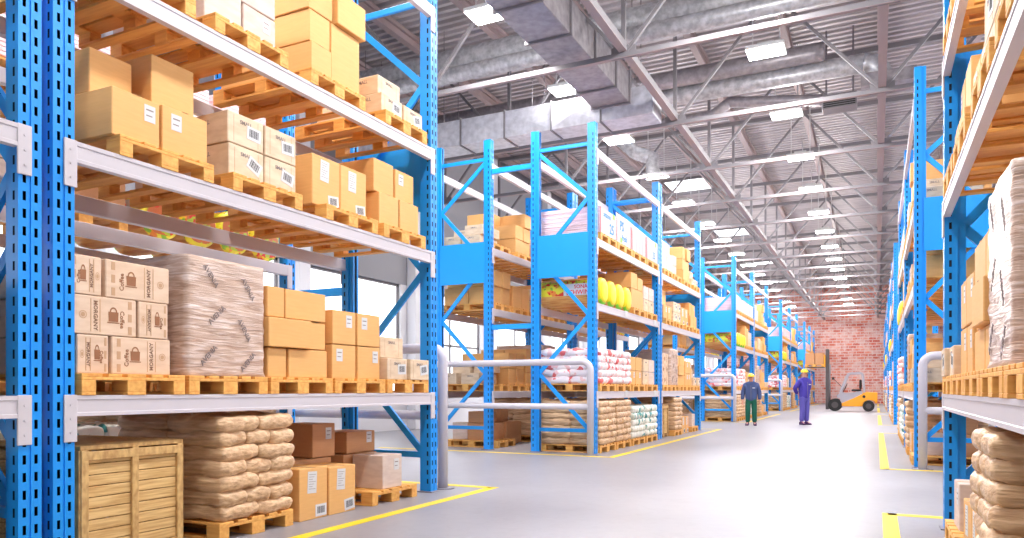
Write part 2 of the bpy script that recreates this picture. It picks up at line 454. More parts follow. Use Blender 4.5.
# ------------------------------------------------------------------ pallets
def pallet_parts(w, d):
    """w along y, d along x; origin centre bottom"""
    P = []
    x0, x1, y0, y1 = -d / 2, d / 2, -w / 2, w / 2
    bw = .145 if w > .7 else .12
    for yc, b in ((y0 + .05, .1), (0, .145), (y1 - .05, .1)): P.append(('bottom_board', (x0, x1, yc - b / 2, yc + b / 2, 0, .022)))
    for xc in (x0 + .0725, 0, x1 - .0725):
        for yc, b in ((y0 + .05, .1), (0, .145), (y1 - .05, .1)): P.append(('block', (xc - .0725, xc + .0725, yc - b / 2, yc + b / 2, .022, .1)))
    for xc in (x0 + .0725, 0, x1 - .0725): P.append(('cross_board', (xc - .0725, xc + .0725, y0, y1, .1, .122)))
    g = (w - 3 * .145 - 2 * .1) / 4
    y = y0
    for k, b in enumerate((.145, .1, .145, .1, .145)):
        P.append(('deck_board', (x0, x1, y, y + b, .122, .144))); y += b + g
    return P
def make_pallet(w, d, loc, rot, detail, dark=False):
    m = 'wood_dark' if dark else 'wood'
    if detail:
        R = link('pallet', None, None, loc, (0, 0, rot))
        for i, (n, b) in enumerate(pallet_parts(w, d)):
            cx, cy = (b[0] + b[1]) / 2, (b[2] + b[3]) / 2
            hx, hy, hz = (b[1] - b[0]) / 2, (b[3] - b[2]) / 2, b[5] - b[4]
            me = cached(('pp', round(hx, 4), round(hy, 4), round(hz, 4), m), lambda: MB().cbox(-hx, hx, -hy, hy, 0, hz, m, .003).mesh(n))
            link(n, me, R, (cx, cy, b[4]))
        return R
    def mk():
        mb = MB()
        for n, b in pallet_parts(w, d): mb.box(*b, m)
        return mb.mesh('pallet')
    return link('pallet', cached(('pal', w, d, m), mk), None, loc, (0, 0, rot))

# ------------------------------------------------------------------ goods
def carton_mesh(dx, dy, dz, mat):
    def mk():
        mb = MB(); mb.cbox(-dx / 2, dx / 2, -dy / 2, dy / 2, 0, dz, mat, min(.006, dy * .05))
        # the top flaps' seam
        return mb.mesh('carton')
    return cached(('ct', dx, dy, dz, mat), mk)
def label_sheet():
    def mk():
        mb = MB(); mb.box(0, .002, -.06, .06, -.10, .10, 'white_paper')
        for k in range(7): mb.box(.002, .0026, -.045, .045 - .02 * (k % 3), .07 - k * .022, .074 - k * .022, 'grey_ink')
        return mb.mesh('shipping_label')
    return cached('lab1', mk)
def label_bar():
    def mk():
        mb = MB(); mb.box(0, .002, -.075, .075, -.055, .055, 'white_paper')
        y = -.05; k = 0
        ws = [.006, .003, .009, .004, .003, .007, .005, .008, .003, .005]
        for w in ws:
            mb.box(.002, .0026, y, y + w, -.03, .035, 'ink'); y += w + .005
        return mb.mesh('barcode_label')
    return cached('lab2', mk)
def label_small():
    return cached('lab3', lambda: MB().box(0, .002, -.045, .045, -.06, .06, 'white_paper').box(.002, .0026, -.03, .03, .02, .03, 'grey_ink').box(.002, .0026, -.03, .02, -.02, -.012, 'grey_ink').mesh('shipping_label'))
def seal_mesh():
    def mk():
        mb = MB(); mb.box(0, .001, -.003, .003, -.11, .11, 'pale_brown_ink')
        return mb.mesh('print_line')
    return cached('seal', mk)
def cup_mesh():
    """printed cup with handle and two beans, on the +x face"""
    def mk():
        mb = MB(); t = .0012
        def pl(pts, m): mb.poly([(t, y, z) for y, z in pts], m)
        pl([(-.035, -.03), (.035, -.03), (.038, .03), (-.038, .03)], 'brown_ink')
        pts = [(math.cos(a) * .028, .03 + math.sin(a) * .03) for a in [i * PI / 10 for i in range(11)]]
        inn = [(math.cos(a) * .018, .03 + math.sin(a) * .02) for a in [i * PI / 10 for i in range(11)]]
        for i in range(10): pl([pts[i], pts[i + 1], inn[i + 1], inn[i]][::-1], 'brown_ink')
        pl([(-.045, -.034), (.045, -.034), (.045, -.04), (-.045, -.04)][::-1], 'brown_ink')
        me = mb.mesh('print_cup'); return recalc(me)
    return cached('cup', mk)
def ring_mesh(r, m):
    def mk():
        mb = MB(); n = 20
        for i in range(n):
            a, b = 2 * PI * i / n, 2 * PI * (i + 1) / n
            mb.poly([(.001, math.cos(q) * rr, math.sin(q) * rr) for q, rr in ((a, r), (b, r), (b, r * .8), (a, r * .8))], m)
        mb.poly([(.001, math.cos(2 * PI * i / n) * r * .55, math.sin(2 * PI * i / n) * r * .55) for i in range(n)], m)
        return mb.mesh('print_emblem')
    return cached(('ring', r, m), mk)
def bar_print(w, h, m):
    return cached(('bp', w, h, m), lambda: MB().box(0, .001, -w / 2, w / 2, -h / 2, h / 2, m).mesh('print_band'))

def make_carton(it, loc, rot, detail):
    st = it['style']; dx, dy, dz = it['dims']
    mat = {'tan': 'tan', 'tag': 'tan', 'tag2': 'tan', 'brown': 'brown', 'btag': 'brown', 'beige': 'beige', 'pale': 'pale', 'ptag': 'pale', 'coffee': 'coffee'}[st]
    name = {'coffee': 'coffee_carton'}.get(st, 'carton')
    R = link(name, carton_mesh(dx, dy, dz, mat), None, loc, (0, 0, rot))
    if not detail: return R
    f = dx / 2 + .0005
    h = dz
    if st in ('tan', 'tag', 'tag2', 'brown', 'btag', 'pale', 'ptag'):
        link('tape', cached(('tp', dx, dy), lambda: MB().box(-dx / 2 - .001, dx / 2 + .001, -.025, .025, 0, .0015, 'tape').mesh('tape')), R, (0, 0, dz))
    if st == 'tag':
        link('shipping_label', label_sheet(), R, (f, -dy * .06, min(dz * .72, dz - .11)), (random.uniform(-.06, .06), 0, 0))
        link('barcode_label', label_bar(), R, (f, dy * .26, .075), (random.uniform(-.1, .15), 0, 0))
    if st in ('tag2', 'ptag', 'btag'):
        link('shipping_label', label_small(), R, (f, dy * random.choice((.2, .28, -.2)), dz * .7))
    if st == 'beige':
        t = text_mesh('SMALL', .045, 'grey_ink', 'x')
        link('print_text', t, R, (f, 0, dz * .75))
        fr = cached(('fr', dy, dz), lambda: MB().box(0, .001, -.13, -.127, .02, dz - .02, 'pale_brown_ink').box(0, .001, .127, .13, .02, dz - .02, 'pale_brown_ink').mesh('print_line'))
        link('print_line', fr, R, (f, 0, 0))
        ty = text_mesh('SMALL', .05, 'grey_ink', 'y')
        link('print_text', ty, R, (0, -dy / 2 - .0005, dz * .72))
        o = link('print_text', ty, R, (0, dy / 2 + .0005, dz * .72), (0, 0, PI))
        if it.get('bar'): link('barcode_label', label_bar(), R, (f, dy * .22, dz * .5), (random.uniform(-.5, .3), 0, 0))
    if st == 'coffee':
        sg = it.get('flip', 1)   # print reads up (1) or down (-1)
        k = dy / .5; pos = lambda u: u * k * sg
        wide = dy > .4
        q = 1 if wide else .55
        link('print_text', text_mesh('MORGANY', .040 * (1 if wide else .8), 'dark_brown_ink', 'x', sg * PI / 2), R, (f, pos(.08), dz / 2))
        c = link('print_cup', cup_mesh(), R, (f, pos(-.06), dz / 2), (0, 0, 0)); c.scale = (1, q, 1.1)
        link('print_text', text_mesh('Coffee', .045 * (1 if wide else .7), 'brown_ink', 'x', sg * PI / 2), R, (f, pos(-.13), dz * .44))
        e = link('print_emblem', ring_mesh(.027, 'pale_brown_ink'), R, (f, pos(.175), dz / 2)); e.scale = (1, q, 1)
        for zz in (.16, .5, .84):
            b = link('print_band', bar_print(.028, .055, 'pale_brown_ink'), R, (f, pos(-.195), dz * zz)); b.scale = (1, q, 1)
        for u in (.045, .115): link('print_line', seal_mesh(), R, (f, pos(u), dz / 2))
    return R

def sack_mesh(dx, dy, dz, mat, seed):
    def mk():
        rnd = random.Random(seed); mb = MB(); nu, nv = 18, 12
        ph = [rnd.uniform(0, 6.28) for _ in range(8)]
        def disp(u, v, s):
            return (.010 * math.sin(9 * u + ph[0] + 2 * v) + .008 * math.sin(15 * v + ph[1] + 3 * u) + .006 * math.sin(23 * u - 11 * v + ph[2]) + .004 * math.sin(37 * v + 5 * u + ph[3])) * s
        grid = {}
        for s in (1, -1):
            for i in range(nu + 1):
                for j in range(nv + 1):
                    u, v = -1 + 2 * i / nu, -1 + 2 * j / nv
                    # concentrate samples near edges
                    U, V = math.sin(u * PI / 2), math.sin(v * PI / 2)
                    a = (max(0, 1 - abs(U) ** 7)) ** .36; b = (max(0, 1 - abs(V) ** 7)) ** .36
                    z = s * dz / 2 * a * b
                    edge = (i in (0, nu) or j in (0, nv))
                    ex = 1 + .02 * math.sin(5 * V + ph[4]); ey = 1 + .03 * math.sin(4 * U + ph[5])
                    pin = 1 - .06 * (abs(V) ** 4) * (abs(U) ** 4)
                    x = U * dx / 2 * ex * pin; y = V * dy / 2 * ey * pin
                    if not edge: z += disp(U * dx, V * dy, 1.0) * a * b
                    if edge and s == -1: grid[(s, i, j)] = grid[(1, i, j)]; continue
                    grid[(s, i, j)] = len(mb.v); mb.v.append((x, y, z + dz / 2))
            for i in range(nu):
                for j in range(nv):
                    q = (grid[(s, i, j)], grid[(s, i + 1, j)], grid[(s, i + 1, j + 1)], grid[(s, i, j + 1)])
                    mb.f.append(q if s == 1 else q[::-1]); mb.m.append(mb.mi(mat)); mb.smooth.append(True)
        return mb.mesh('sack')
    return cached(('sack', dx, dy, dz, mat, seed), mk)

def wrapped_mesh(dx, dy, dz):
    def mk():
        mb = MB(); n = 22; nz = 26; rnd = random.Random(3)
        pts = []
        for k in range(n): pts.append((dx / 2, -dy / 2 + dy * k / n, 1, 0))
        for k in range(n): pts.append((dx / 2 - dx * k / n, dy / 2, 0, 1))
        for k in range(n): pts.append((-dx / 2, dy / 2 - dy * k / n, -1, 0))
        for k in range(n): pts.append((-dx / 2 + dx * k / n, -dy / 2, 0, -1))
        M = len(pts)
        for z in range(nz + 1):
            zz = dz * z / nz
            for i, (x, y, a, b) in enumerate(pts):
                dsp = .0035 * math.sin(z * 2.3 + i * .35) + .003 * math.sin(z * 5.1 - i * .5) + rnd.uniform(-.002, .002)
                if z in (0,): dsp += .012
                corner = i % n == 0
                mb.v.append((x + a * dsp - (.01 * math.copysign(1, x) if corner else 0), y + b * dsp - (.01 * math.copysign(1, y) if corner else 0), zz))
        for z in range(nz):
            for i in range(M):
                j = (i + 1) % M
                mb.f.append((z * M + i, z * M + j, (z + 1) * M + j, (z + 1) * M + i)); mb.m.append(mb.mi('film')); mb.smooth.append(True)
        mb.f.append(tuple(nz * M + i for i in range(M))); mb.m.append(0); mb.smooth.append(False)
        mb.f.append(tuple(i for i in range(M))[::-1]); mb.m.append(0); mb.smooth.append(False)
        return mb.mesh('wrapped_stack')
    return cached(('wrap', dx, dy, dz), mk)

def bale_mesh(dx, dy, dz):
    def mk():
        mb = MB(); n = 28; secs = [(-.5, .82), (-.49, .93), (-.46, .985), (-.3, 1), (-.1, .99), (.1, 1), (.3, .99), (.46, .985), (.49, .93), (.5, .82)]
        base = 0
        for k, (t, r) in enumerate(secs):
            for j in range(n):
                a = 2 * PI * j / n
                w = 1 + .012 * math.sin(5 * a + k) + .008 * math.sin(9 * a - 2 * k)
                c, s_ = math.cos(a), math.sin(a)
                e = .8
                yy = math.copysign(abs(c) ** e, c) * dy / 2 * r * w; zz = math.copysign(abs(s_) ** e, s_) * dz / 2 * r * w + dz / 2
                mb.v.append((t * dx, yy, zz))
        for k in range(len(secs) - 1):
            for j in range(n):
                a = k * n + j; b = k * n + (j + 1) % n
                zc = (mb.v[a][2] + mb.v[b][2]) / 2 / dz
                m = 'bale_brown' if (zc < .36 or zc > .88) and 1 < k < 8 else 'bale_print'
                if k >= 7: m = 'green' if zc < .18 else 'yellow'
                mb.f.append((a, b, b + n, a + n)); mb.m.append(mb.mi(m)); mb.smooth.append(True)
        mb.f.append(tuple(range(n))[::-1]); mb.m.append(mb.mi('bale_end')); mb.smooth.append(False)
        mb.f.append(tuple((len(secs) - 1) * n + j for j in range(n))); mb.m.append(mb.mi('yellow')); mb.smooth.append(False)
        return recalc(mb.mesh('bale'))
    return cached(('bale', dx, dy, dz), mk)
def cap_mesh(dy, dz):
    def mk():
        n = 24
        mb = MB()
        o = [(math.copysign(abs(math.cos(2 * PI * j / n)) ** .8, math.cos(2 * PI * j / n)) * dy / 2, math.copysign(abs(math.sin(2 * PI * j / n)) ** .8, math.sin(2 * PI * j / n)) * dz / 2) for j in range(n)]
        def ring(x, k): return [(x, y * k, z * k) for y, z in o]
        A, B, C = ring(0, .84), ring(.02, .72), ring(.03, .4)
        for P, Q in ((A, B), (B, C)):
            for j in range(n): mb.poly([P[j], P[(j + 1) % n], Q[(j + 1) % n], Q[j]], 'yellow', True)
        mb.poly(C, 'yellow')
        return mb.mesh('end_cap')
    return cached(('cap', dy, dz), mk)

def crate_make(it, loc, rot, detail):
    dx, dy, dz = it['dims']
    R = link('wooden_crate', None, None, loc, (0, 0, rot))
    x, y = dx / 2, dy / 2
    def body():
        mb = MB(); n = 9; h = (dz - .10 - .03) / n
        for k in range(n):
            z = .08 + k * h
            for a in ((x - .03, x - .012, -y + .02, y - .02), (-x + .012, -x + .03, -y + .02, y - .02), (-x + .02, x - .02, -y + .012, -y + .03), (-x + .02, x - .02, y - .03, y - .012)):
                mb.cbox(*a, z + .003, z + h - .003, 'crate_wood', .003)
        return mb.mesh('plank_walls')
    link('plank_walls', cached(('crb', it['dims']), body), R)
    link('lid', cached(('crl', it['dims']), lambda: MB().cbox(-x - .005, x + .005, -y - .005, y + .005, dz - .03, dz, 'crate_wood_frame', .004).mesh('lid')), R)
    link('base', cached(('crs', it['dims']), lambda: MB().cbox(-x, x, -y, -y + .09, 0, .08, 'crate_wood_frame', .004).cbox(-x, x, -.045, .045, 0, .08, 'crate_wood_frame', .004).cbox(-x, x, y - .09, y, 0, .08, 'crate_wood_frame', .004).mesh('base')), R)
    def post(): return MB().cbox(-.012, .012, -.026, .026, .06, dz - .03, 'crate_wood_frame', .003).mesh('batten')
    def posty(): return MB().cbox(-.035, .035, -.012, .012, .06, dz - .03, 'crate_wood_frame', .003).mesh('batten')
    for sx in (-1, 1):
        for py in (-y + .026, 0, y - .026): link('batten', cached(('crp', dz), post), R, (sx * (x), py, 0))
    for sy in (-1, 1):
        for px in (-x + .035, -x / 3, x / 3, x - .035): link('batten', cached(('crq', dz), posty), R, (px, sy * y, 0))
    for sx in (-1, 1):
        link('rail', cached(('crr', it['dims']), lambda: MB().cbox(-.012, .012, -y, y, -.03, .03, 'crate_wood_frame', .003).mesh('rail')), R, (sx * (x + .001), 0, dz - .07))
    return R

def make_item(it, loc, rot, detail):
    k = it['kind']; dx, dy, dz = it['dims']
    if k == 'carton': return make_carton(it, loc, rot, detail)
    if k == 'pallet': return make_pallet(dy, dx, loc, rot, detail, it.get('dark', False))
    if k == 'sack':
        me = sack_mesh(dx, dy, dz, it['style'], it['seed'])
        o = link('sack', me, None, loc, (0, 0, rot + it.get('jit', 0))); return o
    if k == 'wrapped_stack':
        R = link('wrapped_stack', wrapped_mesh(dx, dy, dz), None, loc, (0, 0, rot))
        if detail:
            for (y, z, a) in ((-.18, .78, -.9), (.2, .72, -.95), (-.12, .48, .75), (-.2, .16, .8), (.16, .38, -1.0), (.2, .12, .8)):
                link('print_text', text_mesh('AVENIA', .058, 'grey_ink', 'x', a), R, (dx / 2 + .010, y, z))
            for (x, z, a) in ((.3, .7, -.9), (-.2, .6, .8), (.2, .3, -.8), (-.3, .2, .9)):
                link('print_text', text_mesh('AVENIA', .058, 'grey_ink', 'y', a), R, (x, -dy / 2 - .010, z))
        return R
    if k == 'bale':
        R = link('bale', bale_mesh(dx, dy, dz), None, loc, (0, 0, rot))
        link('end_cap', cap_mesh(dy, dz), R, (dx / 2, 0, dz / 2))
        if detail:
            for sgn in (-1, 1):
                lab = cached(('balelab',), lambda: MB().box(-.27, .27, -.006, 0, -.11, .11, 'white_paper').mesh('printed_panel'))
                p = link('printed_panel', lab, R, (.18 if sgn < 0 else -.18, sgn * (dy / 2 + .004), dz * .56), (0, 0, 0 if sgn < 0 else PI))
                link('print_text', text_mesh('SONA', .10, 'red', 'y'), p, (.08, -.0075, .05))
                link('print_text', text_mesh('ETHWIN', .12, 'red', 'y'), p, (.02, -.0075, -.055))
        return R
    if k == 'crate': return crate_make(it, loc, rot, detail)
    if k == 'pack':
        def body():
            mb = MB(); n = 12
            if it['style'] == 'stripe':
                h = dz / n
                for q in range(n): mb.cbox(-dx / 2, dx / 2, -dy / 2 + .004 * (q % 2), dy / 2 - .004 * (q % 2), q * h, (q + 1) * h - .002, 'stripe_pack', .006)
            else: mb.cbox(-dx / 2, dx / 2, -dy / 2, dy / 2, 0, dz, 'pack_white', .01)
            return mb.mesh('board_pack')
        R = link('board_pack', cached(('pk', it['dims'], it['style']), body), None, loc, (0, 0, rot))
        if detail and it.get('poster'):
            f = dx / 2; t = it['poster']
            link('poster_sheet', cached(('ps', dy, dz), lambda: MB().box(0, .006, -dy / 2 + .01, dy / 2 - .01, .01, dz - .01, 'poster_paper').mesh('poster_sheet')), R, (f, 0, 0))
            f += .007
            s0 = -1 if rot == 0 else 1
            if t in (1, 2, 4): link('colour_bar', cached(('pb', dz), lambda: MB().box(0, .001, -.025, .025, .01, dz - .01, 'pink').mesh('colour_bar')), R, (f, (-1 if t != 2 else 1) * (dy / 2 - .04), 0))
            if t == 1:
                link('print_text', text_mesh('25', .27, 'cyan', 'x'), R, (f, .22, dz * .32)); link('print_text', text_mesh('season', .16, 'cyan', 'x'), R, (f, -.05, dz * .78))
                link('colour_square', cached('csq', lambda: MB().box(0, .001, -.06, .06, -.05, .05, 'green').mesh('colour_square')), R, (f, .34, dz * .88))
            if t == 2:
                link('print_text', text_mesh('PS', .27, 'cyan', 'x'), R, (f, -.18, dz * .72)); link('print_text', text_mesh('fresh', .17, 'cyan', 'x'), R, (f, .0, dz * .28))
                link('colour_square', cached('csq', lambda: MB().box(0, .001, -.06, .06, -.05, .05, 'green').mesh('colour_square')), R, (f, -.22, dz * .1 + .03))
            if t == 4:
                link('print_text', text_mesh('25', .22, 'cyan', 'x'), R, (f, .15, dz * .3))
                link('colour_square', cached('csq', lambda: MB().box(0, .001, -.06, .06, -.05, .05, 'green').mesh('colour_square')), R, (f, .30, dz * .85))
            if t == 3:
                for yy in (-.2, .05, .25): link('fold_line', cached(('fl', dz), lambda: MB().box(0, .001, -.004, .004, .01, dz - .01, 'pink').mesh('fold_line')), R, (f, yy, 0))
        return R

# layouts in rack coordinates: lx = depth of the item's centre behind the aisle face, ly along the rack, z
PD = 1.25
def P_(items, ly0, w, zt, pi, li, dark=False, lx=None):
    items.append(dict(kind='pallet', dims=(PD, w, .144), lx=PD / 2 - .02 if lx is None else lx, ly=ly0 + w / 2, z=zt, pal=pi, lev=li, dark=dark))
def C_(items, y0, y1, z0, z1, style, pi, li, depth=.58, front=.03, what='', **kw):
    it = dict(kind='carton', dims=(round(depth, 3), round(y1 - y0 - .008, 3), round(z1 - z0 - .004, 3)), lx=front + depth / 2, ly=(y0 + y1) / 2, z=z0, style=style, pal=pi, lev=li)
    it.update(kw); items.append(it)
def sacks(items, y0, w, z0, layers, h, style, pi, li, tall=1.2, rnd=None, alt=(2, 3), lx0=.0):
    rnd = rnd or random.Random(int(y0 * 100) + layers)
    for k in range(layers):
        n = alt[k % 2]
        bw = w / n
        for j in range(n):
            for q in range(2):
                items.append(dict(kind='sack', dims=(.665, round(bw * 1.09, 3), round(h * 1.28, 3)), lx=lx0 + .30 + q * .60 + rnd.uniform(-.012, .012), ly=y0 + bw * (j + .5) + rnd.uniform(-.008, .008), z=z0 + k * h - h * .08, style=style,
                                  seed=rnd.randint(0, 4), jit=rnd.uniform(-.03, .03), pal=pi, lev=li, layer=k, col=j, row=q))

def bay_beta():
    I = []
    z = LEV[0]; t = z + .144
    for i in range(5): P_(I, .12 + i * .835, .80, z, i, 1)
    # coffee cartons
    lay = [[(.13, .36, -1), (.375, .85, 1)], [(.10, .57, -1), (.58, .83, -1)], [(.09, .31, 1), (.33, .84, 1)]]
    for k, row in enumerate(lay):
        for (a, b, f) in row:
            C_(I, a, b, t + k * .262, t + (k + 1) * .262, 'coffee', 0, 1, .56, .05, flip=f)
        C_(I, row[0][0], row[0][1], t + k * .262, t + (k + 1) * .262, 'coffee', 0, 1, .56, .63)
        C_(I, row[1][0], row[1][1], t + k * .262, t + (k + 1) * .262, 'coffee', 0, 1, .56, .63)
    I.append(dict(kind='wrapped_stack', dims=(1.20, .80, .92), lx=.62, ly=1.365, z=t, pal=1, lev=1))
    for a, b, z0, z1, fr in ((1.81, 2.04, 0, .26, .04), (2.06, 2.58, 0, .26, .04), (1.79, 2.32, .265, .52, .0), (2.33, 2.57, .265, .52, .05), (1.81, 2.02, .525, .79, .04), (2.03, 2.56, .525, .79, .04)):
        C_(I, a, b, t + z0, t + z1, 'tan', 2, 1, .58, fr); C_(I, a, b, t + z0, t + z1, 'tan', 2, 1, .55, .64)
    for a, b in ((2.65, 3.01), (3.03, 3.41)):
        for z0 in (0, .335):
            C_(I, a, b, t + z0, t + z0 + .33, 'tag2', 3, 1, .56, .04); C_(I, a, b, t + z0, t + z0 + .33, 'tan', 3, 1, .55, .62)
    for (a, b, z0, fr) in ((3.48, 3.86, 0, .0), (3.88, 4.25, 0, -.03), (3.52, 3.95, .235, .12), (3.48, 3.86, 0, .50), (3.88, 4.25, 0, .50), (3.5, 3.9, .235, .60)):
        C_(I, a, b, t + z0, t + z0 + .23, 'beige', 4, 1, .42, fr, bar=(z0 == 0))
    # second level
    z = LEV[1]; t = z + .144
    for i, y0 in enumerate((.39, 1.38, 2.50, 3.40)): P_(I, y0, .80, z, i, 2)
    C_(I, .36, .75, t, t + .335, 'tag2', 0, 2, .56, .04); C_(I, .77, 1.18, t, t + .345, 'tag2', 0, 2, .56, .04)
    C_(I, .38, .72, t + .339, t + .66, 'tan', 0, 2, .50, .30); C_(I, .80, 1.19, t + .349, t + .76, 'tan', 0, 2, .50, .20)
    C_(I, .36, .75, t, t + .335, 'brown', 0, 2, .54, .63); C_(I, .77, 1.18, t, t + .345, 'tan', 0, 2, .54, .63)
    for a, b in ((1.39, 1.78), (1.79, 2.17)):
        for z0 in (0, .262):
            C_(I, a, b, t + z0, t + z0 + .258, 'beige', 1, 2, .56, .05, bar=True); C_(I, a, b, t + z0, t + z0 + .258, 'beige', 1, 2, .56, .62)
    for a, b in ((2.44, 2.84), (2.85, 3.26)):
        C_(I, a, b, t, t + .48, 'tag', 2, 2, .56, .10); C_(I, a, b, t, t + .46, 'tan', 2, 2, .50, .70)
    for a, b, h2 in ((3.41, 3.78, .70), (3.79, 4.17, .68)):
        C_(I, a, b, t, t + .345, 'tan', 3, 2, .56, .06); C_(I, a - .03, b - .04, t + .349, t + h2, 'tan' if a < 3.5 else 'tag2', 3, 2, .56, .10)
        C_(I, a, b, t, t + .345, 'tan', 3, 2, .56, .64); C_(I, a, b, t + .349, t + h2 - .02, 'tan', 3, 2, .56, .66)
    # third level
    z = LEV[2]; t = z + .144
    for i, y0 in enumerate((.22, 1.20, 2.29, 3.43)): P_(I, y0, .80, z, i, 3)
    for a, b in ((.23, .62), (.63, 1.01)):
        C_(I, a, b, t, t + .36, 'pale', 0, 3, .58, .04); C_(I, a, b, t, t + .36, 'pale', 0, 3, .56, .64)
        C_(I, a, b, t + .364, t + .70, 'pale', 0, 3, .58, .05)
    for a, b in ((1.21, 1.60), (1.61, 1.99)):
        C_(I, a, b, t, t + (.52 if a < 1.5 else .30), 'ptag', 1, 3, .58, .12); C_(I, a, b, t, t + .36, 'pale', 1, 3, .5, .72)
    C_(I, 1.61, 1.99, t + .304, t + .56, 'pale', 1, 3, .58, .12)
    for (a, b, z0, z1, fr, dp) in ((2.33, 2.62, 0, .27, .02, .55), (2.63, 3.07, 0, .57, .04, .55), (2.33, 2.62, .274, .57, .04, .55), (2.32, 2.66, .574, .90, .04, .6), (2.68, 3.12, .574, .90, .0, .6),
                               (2.31, 2.68, 0, .30, .60, .55), (2.70, 3.08, 0, .30, .62, .55), (2.31, 2.68, .304, .60, .62, .55), (2.70, 3.08, .304, .60, .62, .55), (2.33, 2.70, .604, .90, .66, .55)):
        C_(I, a, b, t + z0, t + z1, 'tan', 2, 3, dp, fr)
    for (a, b, z0, fr) in ((3.44, 3.82, 0, .04), (3.84, 4.22, 0, .04), (3.46, 3.86, .204, .10), (3.44, 3.82, 0, .5), (3.84, 4.22, 0, .5), (3.46, 3.86, .204, .56), (3.86, 4.2, .204, .56)):
        C_(I, a, b, t + z0, t + z0 + .20, 'beige', 3, 3, .42, fr, bar=(z0 == 0))
    # floor level
    I.append(dict(kind='crate', dims=(1.15, .80, .81), lx=.66, ly=.58, z=.012, pal=0, lev=0))
    P_(I, 1.24, .82, 0, 1, 0)
    sacks(I, 1.26, .80, .144, 7, .118, 'sack_brown', 1, 0)
    C_(I, 2.18, 2.56, .0, .48, 'tag', 2, 0, .40, .02); C_(I, 2.58, 2.98, .0, .46, 'tag', 2, 0, .40, .02)
    C_(I, 2.18, 2.52, .0, .48, 'brown', 2, 0, .42, .46); C_(I, 2.54, 3.14, .0, .50, 'brown', 2, 0, .52, .46)
    C_(I, 2.84, 3.20, .504, .85, 'btag', 2, 0, .42, .46); C_(I, 3.40, 3.90, .504, .74, 'btag', 3, 0, .42, .47)
    P_(I, 3.20, .82, 0, 3, 0, False)
    C_(I, 3.44, 3.80, .144, .50, 'ptag', 3, 0, .40, .03); C_(I, 3.34, 3.92, .144, .50, 'brown', 3, 0, .56, .46)
    return I
def bay_alpha():
    I = []
    z = LEV[0]; t = z + .144
    for i, (y0, w) in enumerate(((.17, .95), (1.17, .95), (2.22, .95), (3.27, .95))): P_(I, y0, w, z, i, 1)
    for i, y0 in enumerate((.17, 1.17)): sacks(I, y0 + .01, .93, t, 5, .13, 'sack_red', i, 1)
    for a, b in ((2.23, 2.68), (2.70, 3.15)):
        for z0 in (0, .30):
            C_(I, a, b, t + z0, t + z0 + .295, 'tan' if z0 else 'tag2', 2, 1, .56, .06); C_(I, a, b, t + z0, t + z0 + .295, 'tan', 2, 1, .56, .64)
    for a, b in ((3.28, 3.73), (3.75, 4.20)):
        for z0 in (0, .29):
            C_(I, a, b, t + z0, t + z0 + .285, 'beige' if a < 3.5 else 'pale', 3, 1, .56, .06); C_(I, a, b, t + z0, t + z0 + .285, 'beige', 3, 1, .56, .64)
    z = LEV[1]; t = z + .144
    for i in range(4):
        I.append(dict(kind='bale', dims=(1.28, .47, .52), lx=.63, ly=.42 + i * .50, z=z, pal=i, lev=2))
    for i, (y0, w) in enumerate(((2.30, .90), (3.28, .90))): P_(I, y0, w, z, 4 + i, 2)
    C_(I, 2.31, 3.19, t, t + .42, 'tan', 4, 2, .58, .04); C_(I, 2.31, 3.19, t, t + .42, 'brown', 4, 2, .58, .63)
    C_(I, 2.31, 2.74, t + .424, t + .76, 'tan', 4, 2, .58, .04); C_(I, 2.76, 3.18, t + .424, t + .70, 'tan', 4, 2, .58, .04); C_(I, 2.31, 3.15, t + .424, t + .76, 'brown', 4, 2, .58, .63)
    for a, b in ((3.29, 3.72), (3.74, 4.17)):
        for z0 in (0, .30):
            C_(I, a, b, t + z0, t + z0 + .295, 'ptag' if z0 else 'beige', 5, 2, .56, .06); C_(I, a, b, t + z0, t + z0 + .295, 'pale', 5, 2, .56, .64)
    z = LEV[2]; t = z + .144
    for i, y0 in enumerate((.20, 1.24, 2.28, 3.32)):
        P_(I, y0, .98, z, i, 3)
        I.append(dict(kind='pack', dims=(1.20, .96, .50), lx=.61, ly=y0 + .49, z=t, style='stripe', poster=i + 1, pal=i, lev=3))
    for i, (y0, w) in enumerate(((.17, .95), (1.17, .95), (2.24, .92), (3.28, .92))): P_(I, y0, w, 0, i, 0)
    for i, y0 in enumerate((.17, 1.17)): sacks(I, y0 + .01, .93, .144, 7, .118, 'sack_brown', i, 0)
    for i, y0 in enumerate((2.24, 3.28)): sacks(I, y0 + .01, .90, .144, 5, .135, 'sack_teal', 2 + i, 0, alt=(3, 2))
    return I

